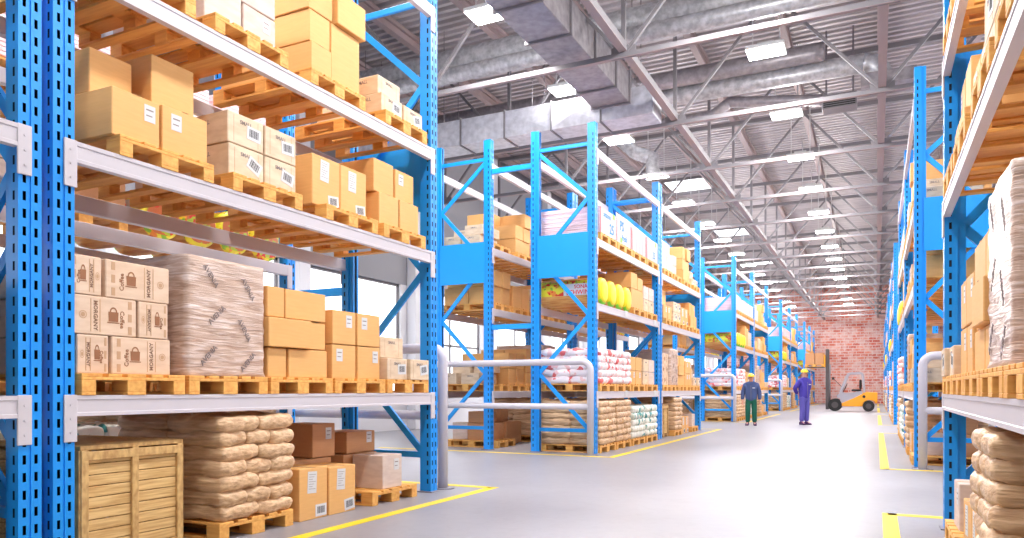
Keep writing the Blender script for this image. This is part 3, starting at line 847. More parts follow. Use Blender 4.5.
ALPHA, BETA = bay_alpha(), bay_beta()
for q in ALPHA + BETA: q['ly'] = round(q['ly'] + .055, 4)
ROWS = []   # (row key, label words, xface, inward sign, sy, rot)
LEFTN = ['near-edge left rack', 'nearest full left rack', 'third left rack', 'fourth left rack', 'fifth left rack', 'sixth left rack', 'seventh left rack', 'eighth left rack', 'ninth left rack', 'tenth left rack']
RIGHTN = ['rack beside the camera', 'nearest right rack', 'third right rack', 'fourth right rack', 'fifth right rack', 'sixth right rack', 'seventh right rack', 'eighth right rack', 'ninth right rack', 'tenth right rack']
BACKN = ['hidden back rack', 'back rack', 'nearest back-row rack', 'second back-row rack', 'third back-row rack', 'fourth back-row rack', 'fifth back-row rack', 'sixth back-row rack', 'seventh back-row rack', 'eighth back-row rack']
SHELF = ['floor level', 'lowest shelf', 'middle shelf', 'top shelf']
RECS = []
def wpos(row, Yb, lx, ly):
    k = row
    if k == 'L': return XL - lx, Yb + ly
    if k == 'C': return XC + lx, Yb + L - ly
    if k == 'R': return XR + lx, Yb + (ly if Yb < 8 else L - ly)
    if k == 'Q': return XR + 2 * D + .85 - lx, Yb + L - ly
ROT = {'L': 0, 'C': PI, 'R': PI, 'Q': 0}
RACKS = []
for bi, y0 in enumerate(YB0):
    for h in (0, 1):
        Yb = y0 + h * (L + GAP)
        n = bi * 2 + h
        for row in ('L', 'C', 'R', 'Q'):
            if row == 'R' and n == 0: continue
            if row == 'C' and bi > 2: continue
            if row == 'Q' and bi not in (0, 1): continue
            if row == 'Q' and n == 0: continue
            if row == 'C' and n == 0: continue
            typ = (('a', 'b') if row == 'L' or (row == 'R' and bi == 0) else ('b', 'a'))[h]
            RACKS.append((row, n, bi, h, Yb, typ))

def row_name(row, n):
    if row == 'L': return LEFTN[n]
    if row == 'R': return RIGHTN[n]
    if row == 'C': return BACKN[n]
    return ['', 'right back rack', 'second right back rack', 'third right back rack'][n] if n < 4 else 'far right back rack'
RACK_LABELS = {}
for (row, n, bi, h, Yb, typ) in RACKS:
    if row == 'L':
        lab = ['blue pallet rack cut off by the left picture edge, nearest the camera', 'nearest fully visible blue rack on the left, carrying coffee cartons and wrapped stack', 'third blue rack on the left, first after the near gap, with yellow bales'][n] if n < 3 else 'blue pallet rack on the left of the aisle, %s from the camera' % ORD[n]
    elif row == 'R':
        lab = 'blue pallet rack on the right edge, nearest the camera, loaded with cartons' if n == 1 else 'blue pallet rack along the right side of the aisle, %s from the camera' % ORD[n - 1]
    elif row == 'C':
        lab = 'blue rack behind the nearest left rack, seen through its shelves' if n == 1 else 'blue rack backing onto the left row, %s seen beyond the first cross aisle' % ORD[n - 2]
    else:
        lab = 'blue rack backing onto the right row, %s from the camera' % ORD[n - 1]
    first, last = h == 0, h == 1
    if row == 'L': w = (XL, Yb); pan = (first, last)
    elif row == 'C': w = (XC, Yb + L); pan = (last, first)
    elif row == 'R': w = (XR, Yb + L); pan = (last, first)
    else: w = (XR + 2 * D + .85, Yb); pan = (first, last)
    rack(lab, w, ROT[row], pan, holders=(typ == 'a'), near=True)
    items = ALPHA if typ == 'a' else BETA
    for ii, it in enumerate(items):
        x, y = wpos(row, Yb, it['lx'], it['ly'])
        dx, dy, dz = it['dims']
        d = -x * SY + y * CY; r = x * CY + y * SY
        if d < .4: continue
        u = 512 + FPX * r / d; v = 389 - FPX * (it['z'] + dz / 2 - 1.2) / d
        rad = FPX * .8 / d
        size = max(dx, dy) * dz * (FPX / d) ** 2
        inv = -rad - 30 < u < 1024 + rad + 30 and -rad - 30 < v < 538 + rad + 30
        RECS.append(dict(id=(row, n, ii), it=it, x=x, y=y, d=d, size=size, inv=inv, row=row, n=n))
# which loads the photograph (or a camera one step aside) shows, and how many pixels of each
SHOWN = {}
for part_ in ('R1:0=2872,1=2824,2=1563,3=993,4=655,6=0,10=0,14=0,17=27252,18=479,20=1923,22=3208,24=46,26=457,28=1796,30=1230,32=1039,34=1139,36=1216,38=1272,39=943,40=0,44=1877,45=5913,46=8408,47=5350,54=54,56=187,58=215,60=1314,62=1034,64=258,66=340,67=1401,70=141,71=601,77=4905,106=0,107=0,108=0,110=0,112=0,114=0,116=28,118=1119,120=519,122=3789,124=494,126=595,128=3693,130=1076,132=3229,134=464,136=647,138=4251,140=1206,142=670,143=1287,148=1047,149=2590;L0:3=0,64=0,65=0,66=0,67=0,73=0,83=0,84=0,85=0,86=0,93=0,98=0,197=0,199=0,201=0,202=0,205=0,207=0,209=0,211=0,212=0,215=0,217=0,218=0;L1:0=8184,1=6364,2=4358,3=3027,4=2324,5=5156,6=8885,7=880,9=9488,10=4563,11=914,13=4176,14=10016,15=492,17=45634,18=2612,20=4509,22=5637,24=1571,26=2493,28=4775,29=0,30=3847,32=4176,34=3104,36=3127,37=0,38=2306,39=1731,40=1926,43=0,44=14758,45=13266,46=9626,47=6291,48=15716,49=8133,50=8142,51=10940,52=0,54=6183,55=182,56=7355,58=3380,60=3824,62=8313,63=217,64=4529,66=3625,67=4420,70=2231,71=2265,74=13532,75=20520,76=17326,77=12348,78=0,79=0,81=2,82=19,84=3099,85=402,86=3377,87=45,88=1647,89=4488,90=6217,91=6863,92=3258,93=4318,94=593,95=16,99=2368,100=1124,101=2667,102=293,106=45224,107=6794,108=4192,110=1785,112=3481,114=1355,116=1244,118=4404,119=9,120=1783,122=3776,124=1381,126=1191,128=4087,129=5,130=1978,132=3964,133=1537,134=1321,136=1279,138=6181,139=3147,140=2543,141=162,142=8064,143=5724,144=0,145=919,146=6083,147=3663,148=3650,149=6606,150=921;C1:0=91,1=338,2=256,3=48,31=0,53=0,61=0,64=0,66=0,68=1075,69=1884,70=2696,71=3318,72=1963,73=4,74=0,75=1119,78=0,79=0,80=378,82=32,83=0,84=0,85=0,86=0,87=0,88=716,89=0,90=602,91=182,92=465,93=253,94=530,97=5,98=0,100=0,104=0,110=0,114=0,116=0,120=0,122=0,128=0,130=201,132=105,161=252,162=86,164=0,165=522,166=311,184=10,186=0,187=2,188=1315,189=0,190=993,191=0,192=0,201=0,205=0,208=0,210=0,211=0,212=0,213=0,214=96,215=0,216=0,218=0;R2:0=102,1=133,2=93,3=127,4=323,5=0,6=0,9=0,10=0,13=6,14=0,17=861,18=26,20=1,22=258,24=8,26=26,28=442,29=0,30=8,32=77,34=17,35=0,36=700,37=0,38=11,39=1030,40=421,41=0,42=0,43=0,44=313,45=372,46=346,47=865,48=16,49=44,51=0,54=3,56=55,58=3,60=168,62=0,64=0,66=0,70=1473,71=323,72=574,73=63,74=199,75=156,76=107,77=157,78=4,80=26,81=2,83=134,84=0,88=0,89=6,90=127,91=49,92=7,93=1287,97=133,98=0,99=0,100=714,101=506,102=0,103=208,104=8,105=6,106=0,107=144,108=24,110=66,112=26,114=25,116=52,118=40,120=140,121=24,122=16,124=2,126=435,127=237,128=5,130=526,131=1,132=15,134=7,136=205,137=0,138=42,139=0,140=566,141=0,142=140,143=339,144=9,145=130,146=69,147=691,148=902,149=1063,150=769;L2:0=1787,1=436,2=364,3=316,4=695,5=685,6=230,7=8,8=684,9=750,10=148,12=147,14=551,15=406,16=176,18=416,19=215,20=129,22=145,24=784,25=690,26=228,27=0,28=232,30=172,32=141,34=138,36=91,38=211,40=183,42=163,44=134,46=88,48=252,49=0,50=161,51=0,52=292,54=304,56=320,58=325,60=344,62=357,64=261,66=277,68=5424,69=1179,70=976,71=866,72=851,73=773,74=886,76=1603,77=280,78=219,79=253,81=305,83=247,85=282,87=616,88=5735,89=865,90=1443,91=1263,92=1188,93=1326,94=1037,95=1946,96=448,97=380,98=326,99=670,100=721,101=147,103=596,104=689,105=142,107=136,109=370,110=283,111=199,113=460,114=765,115=137,117=117,119=482,120=659,121=186,123=381,124=395,125=130,127=88,129=493,130=377,131=267,132=43,133=184,135=174,137=140,139=100,141=112,143=178,145=148,147=138,149=129,151=85,153=217,155=132,157=147,159=113,161=95,163=276,164=42,165=201,166=20,167=144,169=96,171=99,173=213,175=146,177=161,179=99,181=93,183=219,185=143,187=160,189=144,191=147,193=126,195=78,197=76,199=184,201=126,203=110,205=79,207=78,209=163,211=137,213=176,215=124,217=100;C2:1=0,2=104,3=442,4=1305,15=0,16=0,17=731,19=0,21=323,23=25,25=176,27=0,28=187,29=623,31=449,32=0,33=266,34=0,35=1162,36=425,37=798,38=0,39=569,40=520,41=125,42=829,43=311,44=321,45=498,46=678,47=1899,51=153,52=26,53=40,55=18,57=0,59=85,61=95,63=654,65=945,68=510,69=530,70=1212,71=267,72=1474,73=726,74=415,75=931,76=883,77=370,79=0,80=0,81=11,82=0,83=12,84=3,86=1,87=69,92=88,93=932,94=307,95=1020,96=415,97=1398,98=1282,100=541,101=136,102=41,103=540,104=231,105=738,106=3,107=258,111=210,115=7,117=224,120=26,121=232,125=3,126=119,127=392,129=0,130=101,131=368,135=0,136=0,137=30,138=15,139=48,140=399,141=389,144=212,145=1142,146=581,147=846,148=1777,149=827,150=1576;R3:0=35,1=24,2=74,3=156,4=0,6=11,8=6,10=1,12=8,14=26,16=5,18=8,20=3,22=7,24=1,26=11,28=16,30=98,32=2,34=25,36=87,38=2,40=98,42=1,44=27,46=85,48=24,50=95,52=0,54=0,56=0,58=0,60=0,62=0,64=0,66=0,68=142,69=149,70=155,71=298,72=291,73=354,74=45,76=34,77=24,79=0,81=0,83=0,85=0,87=60,88=82,89=38,90=58,91=54,92=93,93=87,94=100,95=41,96=33,97=48,98=76,99=13,101=14,103=0,105=6,107=10,109=0,111=21,113=1,115=9,117=6,119=3,121=1,123=10,125=21,127=1,129=5,130=12,131=19,132=13,133=1,135=13,137=10,139=2,141=16,143=6,145=7,147=1,149=19,151=8,153=17,155=17,157=0,159=14,161=25,162=0,163=24,164=13,165=80,166=93,167=5,169=8,171=9,173=9,175=21,177=6,179=9,181=33,183=13,185=30,187=6,188=0,189=0,190=0,191=19,192=0,193=10,195=12,197=28,199=30,201=45,203=4,205=13,207=29,209=2,211=52,213=20,215=17,217=33;L3:0=227,1=186,2=152,3=130,4=130,5=42,6=209,9=128,10=124,13=370,14=231,15=22,17=1788,18=66,20=193,22=229,24=18,26=73,28=196,30=177,32=186,34=162,36=163,38=159,39=109,40=38,44=803,45=435,46=358,47=290,48=283,49=201,51=195,54=194,56=330,58=120,60=140,62=257,64=219,66=235,67=350,70=129,71=154,74=710,75=447,76=573,77=584,78=217,79=26,80=189,81=200,83=212,84=172,86=111,88=145,89=283,90=250,91=396,92=656,93=277,94=3,99=131,100=64,101=102,106=852,107=304,108=169,110=63,112=152,114=44,116=37,118=178,120=47,122=160,124=44,126=45,128=152,130=80,132=208,133=94,134=41,136=51,138=328,139=305,140=85,141=0,142=269,143=237,148=209,149=376;C3:26=0,49=0,50=0,51=0,68=100,69=85,70=44,71=83,72=189,73=328,75=8,80=11,82=0,84=26,86=0,87=0,89=0,90=17,91=0,92=22,93=199,94=0,120=0,124=0,126=0,128=0,130=20,132=4,162=0,164=0,165=46,166=27,184=0,186=0,188=0,190=0,192=0,214=0,216=0,218=0;R4:0=7,1=8,2=8,3=9,4=18,5=0,6=0,9=0,10=0,13=0,14=0,17=69,18=0,20=0,22=41,24=0,26=0,28=0,29=0,30=0,32=0,34=0,36=0,37=0,39=26,40=0,41=0,42=0,43=0,44=8,45=9,46=10,47=17,48=0,49=15,51=0,54=0,56=0,58=0,60=0,62=0,64=0,66=0,67=0,70=3,71=0,72=168,73=14,74=9,75=11,76=18,77=18,78=0,80=0,81=0,83=14,84=0,89=5,90=0,91=0,92=0,93=41,97=0,98=0,99=0,100=0,101=0,102=0,103=0,104=0,105=0,106=0,107=20,108=2,110=18,112=5,114=4,116=13,118=7,120=17,122=1,124=0,126=29,128=1,130=28,132=1,134=1,136=23,137=0,138=3,139=0,140=19,141=1,142=2,143=18,145=0,146=0,147=0,148=31,149=0,150=0;L4:0=351,1=86,2=13,3=0,4=194,5=186,6=33,8=186,9=201,10=17,12=21,14=113,15=88,16=23,18=112,19=75,20=15,22=20,24=203,25=195,26=34,27=0,28=29,29=3,30=1,31=4,32=19,34=24,36=10,38=30,40=28,42=25,44=17,46=11,48=39,49=0,50=21,52=7,54=17,56=21,58=61,60=9,62=26,64=0,66=8,68=1435,69=168,70=165,71=149,72=153,73=102,74=107,76=317,77=43,78=37,79=38,81=44,83=49,85=57,87=77,88=1456,89=70,90=202,91=95,92=191,93=112,94=184,95=409,96=136,97=4,98=24,99=176,100=200,101=16,103=164,104=196,105=23,107=19,109=67,110=79,111=31,113=128,114=213,115=23,117=15,119=121,120=177,121=23,123=94,124=120,125=19,127=8,129=117,130=101,131=29,132=12,133=28,135=27,137=19,139=14,141=18,143=21,145=21,147=20,149=15,151=8,153=13,155=14,157=9,159=5,161=11,163=16,164=11,165=4,166=6,167=8,169=0,171=0,173=4,175=0,177=4,179=0,181=0,183=9,185=0,187=9,189=0,191=0,193=5,195=10,197=1,199=11,201=3,203=0,205=6,207=0,209=1,211=1,213=2,215=0;C4:16=0,17=92,27=0,44=31,45=40,46=85,47=274,52=0,53=29,55=36,57=20,59=70,61=47,63=102,65=140,68=69,69=10,70=58,71=0,72=369,73=3,106=90,107=0,109=3,111=58,113=5,115=1,117=83,119=17,121=67,123=15,125=12,127=64,129=20,131=64,133=5,135=8,137=39,139=8,141=24,145=0,147=0,148=0;R5:0=6,1=0,2=7,3=7,4=0,6=1,8=0,10=0,12=2,14=8,16=0,18=0,22=1,24=0,26=1,28=4,30=17,34=5,36=16,38=0,40=19,42=0,44=6,46=15,48=8,50=15,52=0,54=0,56=0,58=0,60=0,62=0,68=7,69=14,70=2,71=56,72=7,73=15,74=0,76=0,77=0,79=0,81=0,85=0,87=8,88=13,89=1,90=15,91=8,92=16,93=11,94=0,95=8,96=2,97=8,98=17,99=3,101=3,105=1,107=0,111=6,115=2,117=0,119=0,121=0,123=2,125=6,127=0,129=1,131=3,133=0,135=3,137=3,141=2,143=0,145=1,149=4,151=2,153=4,155=2,157=0,159=1,161=4,163=6,165=8,166=0,167=1,169=0,171=1,173=2,175=4,177=0,179=1,181=10,183=2,185=5,187=0,189=0,191=5,193=4,195=1,197=4,199=5,201=10,203=0,205=1,207=5,209=0,211=11,213=3,215=5,217=5;L5:0=0,1=1,2=34,3=24,4=30,6=5,9=12,10=25,13=84,14=35,15=0,17=386,18=8,20=46,22=53,26=7,28=48,30=30,32=28,34=42,36=45,38=40,39=30,44=121,45=78,46=89,47=67,48=44,49=44,51=2,54=30,56=74,58=30,60=35,62=38,64=38,66=65,67=107,70=26,71=27,74=182,75=99,76=81,77=78,78=30,80=31,81=43,83=31,84=4,86=18,88=26,89=77,90=35,91=108,92=157,93=75,99=31,100=14,101=17,106=0,107=63,108=29,110=10,112=28,114=8,116=7,118=37,120=6,122=20,124=0,126=10,128=21,130=10,132=17,133=0,134=0,136=0,138=6,139=4,140=0,142=59,143=40,148=51,149=74;C5:51=0,63=0,68=13,69=17,70=17,71=42,72=67,73=27,75=6,78=0,80=1,82=0,84=0,86=0,98=0,132=3,164=4,165=6,166=17,210=0;R6:0=5,1=0,2=0,3=5,4=6,5=0,9=0,13=0,14=0,17=16,20=0,22=9,28=0,29=0,30=0,32=0,34=0,36=0,37=0,39=8,40=0,41=0,42=0,43=0,44=5,45=1,46=5,47=6,48=0,49=0,51=0,54=0,56=0,58=0,60=0,62=0,66=0,70=0,71=0,72=0,74=6,75=1,76=6,77=6,78=0,80=0,81=0,83=0,89=0,90=0,91=0,93=13,97=0,98=0,100=0,101=0,103=0,107=7,108=1,110=7,112=1,114=1,116=7,118=2,120=7,126=8,130=11,132=0,136=7,138=1,140=7,141=0,142=0,143=0,145=0,146=0,147=0,148=6,149=0,150=0;L6:0=85,1=32,2=41,3=22,4=82,5=34,6=12,8=79,9=33,10=6,12=7,14=56,15=21,16=6,18=53,19=14,20=4,22=5,24=91,25=27,26=10,28=14,30=6,32=7,34=6,36=4,38=9,40=9,42=9,44=6,46=4,48=13,50=6,52=2,54=2,56=10,58=10,60=29,62=19,64=10,66=18,68=412,69=54,70=39,71=51,72=43,73=45,74=20,76=92,77=19,78=3,79=17,81=11,83=9,85=20,87=32,88=376,89=21,90=70,91=23,92=62,93=25,94=51,95=108,96=38,97=35,98=21,99=78,100=25,101=5,103=65,104=27,105=7,107=7,109=20,110=10,111=11,113=56,114=58,115=8,117=3,119=50,120=49,121=8,123=38,124=38,125=5,127=3,129=42,130=14,131=13,132=2,133=7,135=8,137=6,139=4,141=7,143=6,145=7,147=6,149=6,151=3,153=11,155=6,157=8,159=4,161=4,163=14,164=2,165=11,167=9,169=5,171=5,173=8,175=8,177=10,179=5,181=7,183=12,185=7,187=8,189=5,191=8,193=7,195=2,197=8,199=11,201=8,203=3,205=4,207=6,209=8,211=8,213=10,215=9,217=4;R7:0=0,1=0,2=5,3=0,6=2,14=3,16=0,18=1,26=0,28=1,30=8,34=2,36=6,40=8,44=1,46=8,48=3,50=7,52=0,54=0,56=0,58=0,68=1,69=4,70=2,71=25,72=5,73=1,74=0,76=0,77=0,87=0,88=0,89=1,90=10,91=5,92=0,93=1,94=0,95=0,96=1,97=4,98=6,99=1,107=2,111=3,115=2,125=2,131=1,135=1,141=0,145=1,149=0,153=1,155=1,161=3,163=1,165=3,166=0,169=1,175=0,181=3,185=3,191=0,195=1,197=3,199=3,201=4,205=1,207=3,211=4,213=3,215=2,217=3;L7:0=20,1=0,2=0,3=0,4=4,6=8,10=8,13=30,14=8,15=17,17=214,20=8,22=16,26=0,28=18,30=3,32=11,34=2,36=10,38=0,39=0,44=36,45=37,46=29,47=23,48=10,49=10,54=14,56=26,58=7,60=9,62=13,64=13,66=28,67=40,70=9,71=19,74=38,75=34,76=34,77=24,81=20,83=11,88=5,89=39,90=9,91=45,92=68,93=32,99=15,100=4,101=5,106=2,107=35,108=18,110=2,112=19,114=3,118=23,120=3,122=20,124=4,126=3,128=20,130=5,132=19,134=3,136=4,138=32,139=0,140=5,142=8,143=28,148=18,149=27;R8:0=0,1=0,2=0,3=0,4=5,17=0,20=0,22=0,28=0,36=0,39=6,40=0,45=0,46=1,47=4,48=0,49=0,56=0,58=0,60=0,70=0,71=0,74=0,75=0,76=1,77=5,78=0,81=0,83=0,89=0,90=0,93=0,100=0,101=0,110=2,116=2,118=2,120=2,126=3,130=3,136=3,140=2,143=0,148=4,149=0;L8:0=3,1=0,2=0,3=0,4=0,8=0,14=0,18=0,24=4,26=0,28=0,30=0,38=0,48=0,62=0,64=0,66=0,68=134,69=6,70=7,71=0,72=15,73=12,76=0,77=0,83=3,85=0,87=19,88=132,89=11,90=38,91=8,92=25,93=8,94=25,95=10,96=2,97=0,98=6,99=6,103=8,109=2,113=6,114=3,119=2,120=4,123=0,124=4,129=5,130=8,131=0,133=0,141=0,153=0,155=0,157=0,163=0,165=0,167=0,175=0,177=0,183=0,185=0,191=0,193=0,197=1,199=0,201=3,209=2,211=3,217=2;R9:0=0,2=0,3=3,6=2,14=3,28=0,30=4,36=3,40=3,44=2,46=2,50=3,52=0,54=0,68=1,69=1,70=2,71=13,72=0,73=4,74=0,76=0,77=0,87=0,88=8,90=0,91=1,92=0,93=4,94=0,98=4,111=2,125=2,165=3,181=3,195=2,201=2,211=3,217=2;L9:0=4,1=6,2=6,3=3,4=6,13=0,15=5,17=64,20=6,22=12,28=6,30=8,32=3,34=8,36=8,38=6,39=12,44=13,45=6,46=15,47=7,49=3,54=3,58=3,60=0,64=3,66=3,67=0,71=0,74=5,75=1,76=0,77=0,81=9,83=8,89=20,90=7,91=24,92=29,93=16,99=3,100=3,107=16,108=11,112=11,118=11,122=11,126=2,128=11,130=3,132=9,134=2,136=2,138=8,139=2,140=4,142=9,143=0,148=11,149=19').split(';'):
    key_, rest_ = part_.split(':')
    SHOWN[key_] = dict((int(q.split('=')[0]), int(q.split('=')[1])) for q in rest_.split(','))
KEEP = {}
for r in RECS:
    c = SHOWN.get('%s%d' % (r['row'], r['n']), {}).get(r['id'][2])
    if c is not None: KEEP[r['id']] = c
# whatever carries a kept item is kept too
for _ in range(8):
    for r in RECS:
        if r['id'] not in KEEP: continue
        it = r['it']; row, n, ii = r['id']
        for jj, q in enumerate(ALPHA if it in ALPHA else BETA):
            if q['pal'] != it['pal'] or q['lev'] != it['lev'] or q is it or (row, n, jj) in KEEP: continue
            if abs(q["z"] + q["dims"][2] - it["z"]) < .06 and abs(q['lx'] - it['lx']) < (q['dims'][0] + it['dims'][0]) / 2 - .03 and abs(q['ly'] - it['ly']) < (q['dims'][1] + it['dims'][1]) / 2 - .03:
                KEEP[(row, n, jj)] = 0
def hidden(rec): return (not os.environ.get('VIS_ALL')) and rec['id'] not in KEEP

LIMIT = {'carton': 298, 'sack': 300, 'pallet': 299}
def kindkey(r): return r['it']['kind']
live = [r for r in RECS if r['inv'] and not hidden(r)]
chosen, rest = [], {}
byk = {}
for r in live: byk.setdefault(kindkey(r), []).append(r)
for k, rs in byk.items():
    rs.sort(key=lambda r: (-KEEP.get(r['id'], 0), -r['size']))
    lim = LIMIT.get(k, 10 ** 6)
    if os.environ.get('VIS_ALL'): lim = 10 ** 6
    chosen += rs[:lim]
    if rs[lim:]: rest[k] = rs[lim:]
VISMAP = {}
STY = {'tan': 'plain tan carton', 'tag': 'tan carton with barcode', 'tag2': 'tan carton with white label', 'brown': 'brown carton', 'btag': 'brown carton with label', 'beige': 'beige SMALL-stamped carton', 'pale': 'pale carton', 'ptag': 'pale labelled carton', 'coffee': 'coffee carton'}
def describe(r):
    it = r['it']; k = it['kind']; rn = row_name(r['row'], r['n']); sh = SHELF[it['lev']]
    near_is_low = r['row'] == 'L' or (r['row'] == 'R' and r['n'] < 2)
    npal = {('a', 0): 4, ('a', 1): 4, ('a', 2): 6, ('a', 3): 4, ('b', 0): 4, ('b', 1): 5, ('b', 2): 4, ('b', 3): 4}
    typ = 'a' if any(it is q for q in ALPHA) else 'b'
    p = it['pal'] if near_is_low else npal[(typ, it['lev'])] - 1 - it['pal']
    o = ORD[p]
    if k == 'pallet':
        return 'wooden pallet under the %s load on the %s of the %s' % (o, sh, rn), 'pallet', 'wooden pallets in the racks'
    if k == 'carton':
        peers = [q for q in (ALPHA if typ == 'a' else BETA) if q['kind'] == 'carton' and q['lev'] == it['lev'] and q['pal'] == it['pal']]
        zs = sorted(set(round(q['z'], 1) for q in peers)); li = zs.index(round(it['z'], 1))
        names = {1: ['bottom'], 2: ['bottom', 'top'], 3: ['bottom', 'mid', 'top'], 4: ['bottom', 'second-layer', 'third-layer', 'top']}
        lay = names[min(len(zs), 4)][min(li, 3)]
        same = [q for q in peers if round(q['z'], 1) == round(it['z'], 1)]
        fr = [q for q in same if q['lx'] < .45]; inner = it['lx'] >= .45
        grp = sorted([q for q in same if (q['lx'] >= .45) == inner], key=lambda q: q['ly'] if near_is_low else -q['ly'])
        i = [q is it for q in grp].index(True)
        side = ['near', 'far'][i] if len(grp) == 2 else ('' if len(grp) == 1 else ['near', 'centre', 'far', 'end'][i])
        io = 'inner' if inner else 'front'
        return '%s, %s %s %s, %s load, %s, %s' % (STY[it['style']], lay, side, io, o, sh, rn), 'carton', 'cartons on the rack pallets'
    if k == 'sack':
        nm = {'sack_brown': 'brown paper sack', 'sack_teal': 'teal-printed white sack', 'sack_red': 'red-white sack'}[it['style']]
        c = it['col'] if near_is_low else -it['col'] - 1
        cols = max(q['col'] for q in (ALPHA if typ == 'a' else BETA) if q['kind'] == 'sack' and q['lev'] == it['lev'] and q['pal'] == it['pal'] and q['layer'] == it['layer']) + 1
        c = it['col'] if near_is_low else cols - 1 - it['col']
        cn = (['near', 'far'] if cols == 2 else ['near', 'centre', 'far'])[c]
        return '%s, layer %s up, %s %s, %s load, %s, %s' % (nm, ['one', 'two', 'three', 'four', 'five', 'six', 'seven'][it['layer']], cn, 'inner' if it['row'] else 'front', o, sh.replace('floor level', 'floor'), rn), 'sack', 'stacked sacks in the racks'
    if k == 'wrapped_stack': return 'film-wrapped stack with slanted grey lettering on lowest shelf of %s' % rn, 'wrapped stack', 'film-wrapped stacks'
    if k == 'bale': return 'yellow bale lying %s on the %s of the %s' % (['first', 'second', 'third', 'fourth'][it['pal'] if near_is_low else 3 - it['pal']], sh, rn), 'bale', 'yellow bales on the middle shelves'
    if k == 'crate': return 'closed wooden plank crate on the floor under the %s' % rn, 'crate', 'wooden crates under the racks'
    if k == 'pack': return 'pink-edged stack of printed boards, %s along the top shelf, %s' % (o, rn), 'board stack', 'printed board stacks on the top shelves'
SEEN = {}
for r in chosen:
    it = r['it']
    rot = ROT[r['row']]
    ob = make_item(it, (r['x'], r['y'], it['z']), rot, r['d'] < (14.5 if it['kind'] == 'pallet' else 24))
    if it['kind'] == 'carton' and it['dims'][1] < .6 and not it['style'] == 'coffee': ob.rotation_euler[2] += random.uniform(-.02, .02)
    lb, cat, g = describe(r)
    lb = ' '.join(lb.replace(' ,', ',').split())
    tag(ob, lb, cat, g)
    SEEN.setdefault(lb, []).append(ob)
    VISMAP[ob.name] = r['id']
dups = {k: v for k, v in SEEN.items() if len(v) > 1}
print('THINGS', len(chosen), 'LIVE', {k: len(v) for k, v in byk.items()}, 'DUP', len(dups), 'LONG', [k for k in SEEN if len(k.replace('-', '').split()) > 16][:3])
for k in list(dups)[:6]: print('  dup', k, len(dups[k]))
# far repeats past three hundred of a kind: one countless mass each
for k, rs in rest.items():
    V, F, MI, SM, mats = [], [], [], [], []
    for r in rs:
        it = r['it']; dx, dy, dz = it['dims']
        if k == 'carton': me = carton_mesh(dx, dy, dz, {'tan': 'tan', 'tag': 'tan', 'tag2': 'tan', 'brown': 'brown', 'btag': 'brown', 'beige': 'beige', 'pale': 'pale', 'ptag': 'pale', 'coffee': 'coffee'}[it['style']])
        elif k == 'sack': me = sack_mesh(dx, dy, dz, it['style'], it['seed'])
        else:
            tmp = make_pallet(dy, dx, (0, 0, 0), 0, False); me = tmp.data; bpy.data.objects.remove(tmp)
        c, s_ = math.cos(ROT[r['row']]), math.sin(ROT[r['row']]); b0 = len(V)
        for v in me.vertices: V.append((v.co.x * c - v.co.y * s_ + r['x'], v.co.x * s_ + v.co.y * c + r['y'], v.co.z + it['z']))
        mm = []
        for m in me.materials:
            if m not in mats: mats.append(m)
            mm.append(mats.index(m))
        for p in me.polygons: F.append([b0 + q for q in p.vertices]); MI.append(mm[p.material_index]); SM.append(p.use_smooth)
    me = bpy.data.meshes.new('far_' + k); me.from_pydata(V, [], F)
    for m in mats: me.materials.append(m)
    me.polygons.foreach_set('material_index', MI); me.polygons.foreach_set('use_smooth', SM); me.update()
    o = link({'carton': 'carton', 'sack': 'sack', 'pallet': 'pallet'}[k] , me)
    tag(o, {'carton': 'small distant cartons massed on the far rack shelves near the brick wall', 'sack': 'small distant sacks massed in the far racks', 'pallet': 'small distant wooden pallets massed on the far rack shelves'}[k], k, kind='stuff')

LAMP_W, WORLD_S, EXPO = 80, .14, 0.75
# ------------------------------------------------------------------ room shell
X0, X1, Y0R, Y1R, ZR = -12.6, 8.4, -6.0, 67.9, 9.72
mb = MB(); mb.poly([(X0 - 6, Y0R - 6, 0), (X1 + 4, Y0R - 6, 0), (X1 + 4, Y1R + .5, 0), (X0 - 6, Y1R + .5, 0)], 'concrete_floor'); struct('floor', mb)
mb = MB(); mb.box(X0, X1, Y1R, Y1R + .3, 0, 10.2, 'red_brick'); struct('wall_back', mb)
mb = MB(); mb.box(X1, X1 + .25, Y0R, Y1R + .3, 0, 10.2, 'light_wall'); struct('wall_right', mb)
# left wall: piers, a sill and a head around tall glazed bays
mb = MB(); NB = 15; BWD = (Y1R - Y0R) / NB
mb.box(X0 - .3, X0, Y0R, Y1R + .3, 0, .9, 'light_wall'); mb.box(X0 - .3, X0, Y0R, Y1R + .3, 4.3, 10.2, 'upper_wall')
for k in range(NB + 1):
    yy = Y0R + k * BWD; mb.box(X0 - .3, X0 + .001, yy - .5, yy + .5, .9, 4.3, 'light_wall')
struct('wall_left', mb)
for k in range(NB):
    ya, yb = Y0R + k * BWD + .5, Y0R + (k + 1) * BWD - .5
    w = link('window_%d' % (k + 1), None); w['kind'] = 'structure'
    mb = MB()
    for (a, b, c, d_) in ((ya, ya + .07, .9, 4.3), (yb - .07, yb, .9, 4.3), (ya, yb, .9, .97), (ya, yb, 4.23, 4.3), (ya, yb, 2.6, 2.67), ((ya + yb) / 2 - .03, (ya + yb) / 2 + .03, .9, 4.3)):
        mb.box(X0 - .2, X0 - .08, a, b, c, d_, 'steel')
    link('window_frame', mb.mesh('window_frame'), w)
    link('glazing', MB().box(X0 - .16, X0 - .13, ya, yb, .9, 4.3, 'window_pane').mesh('glazing'), w)
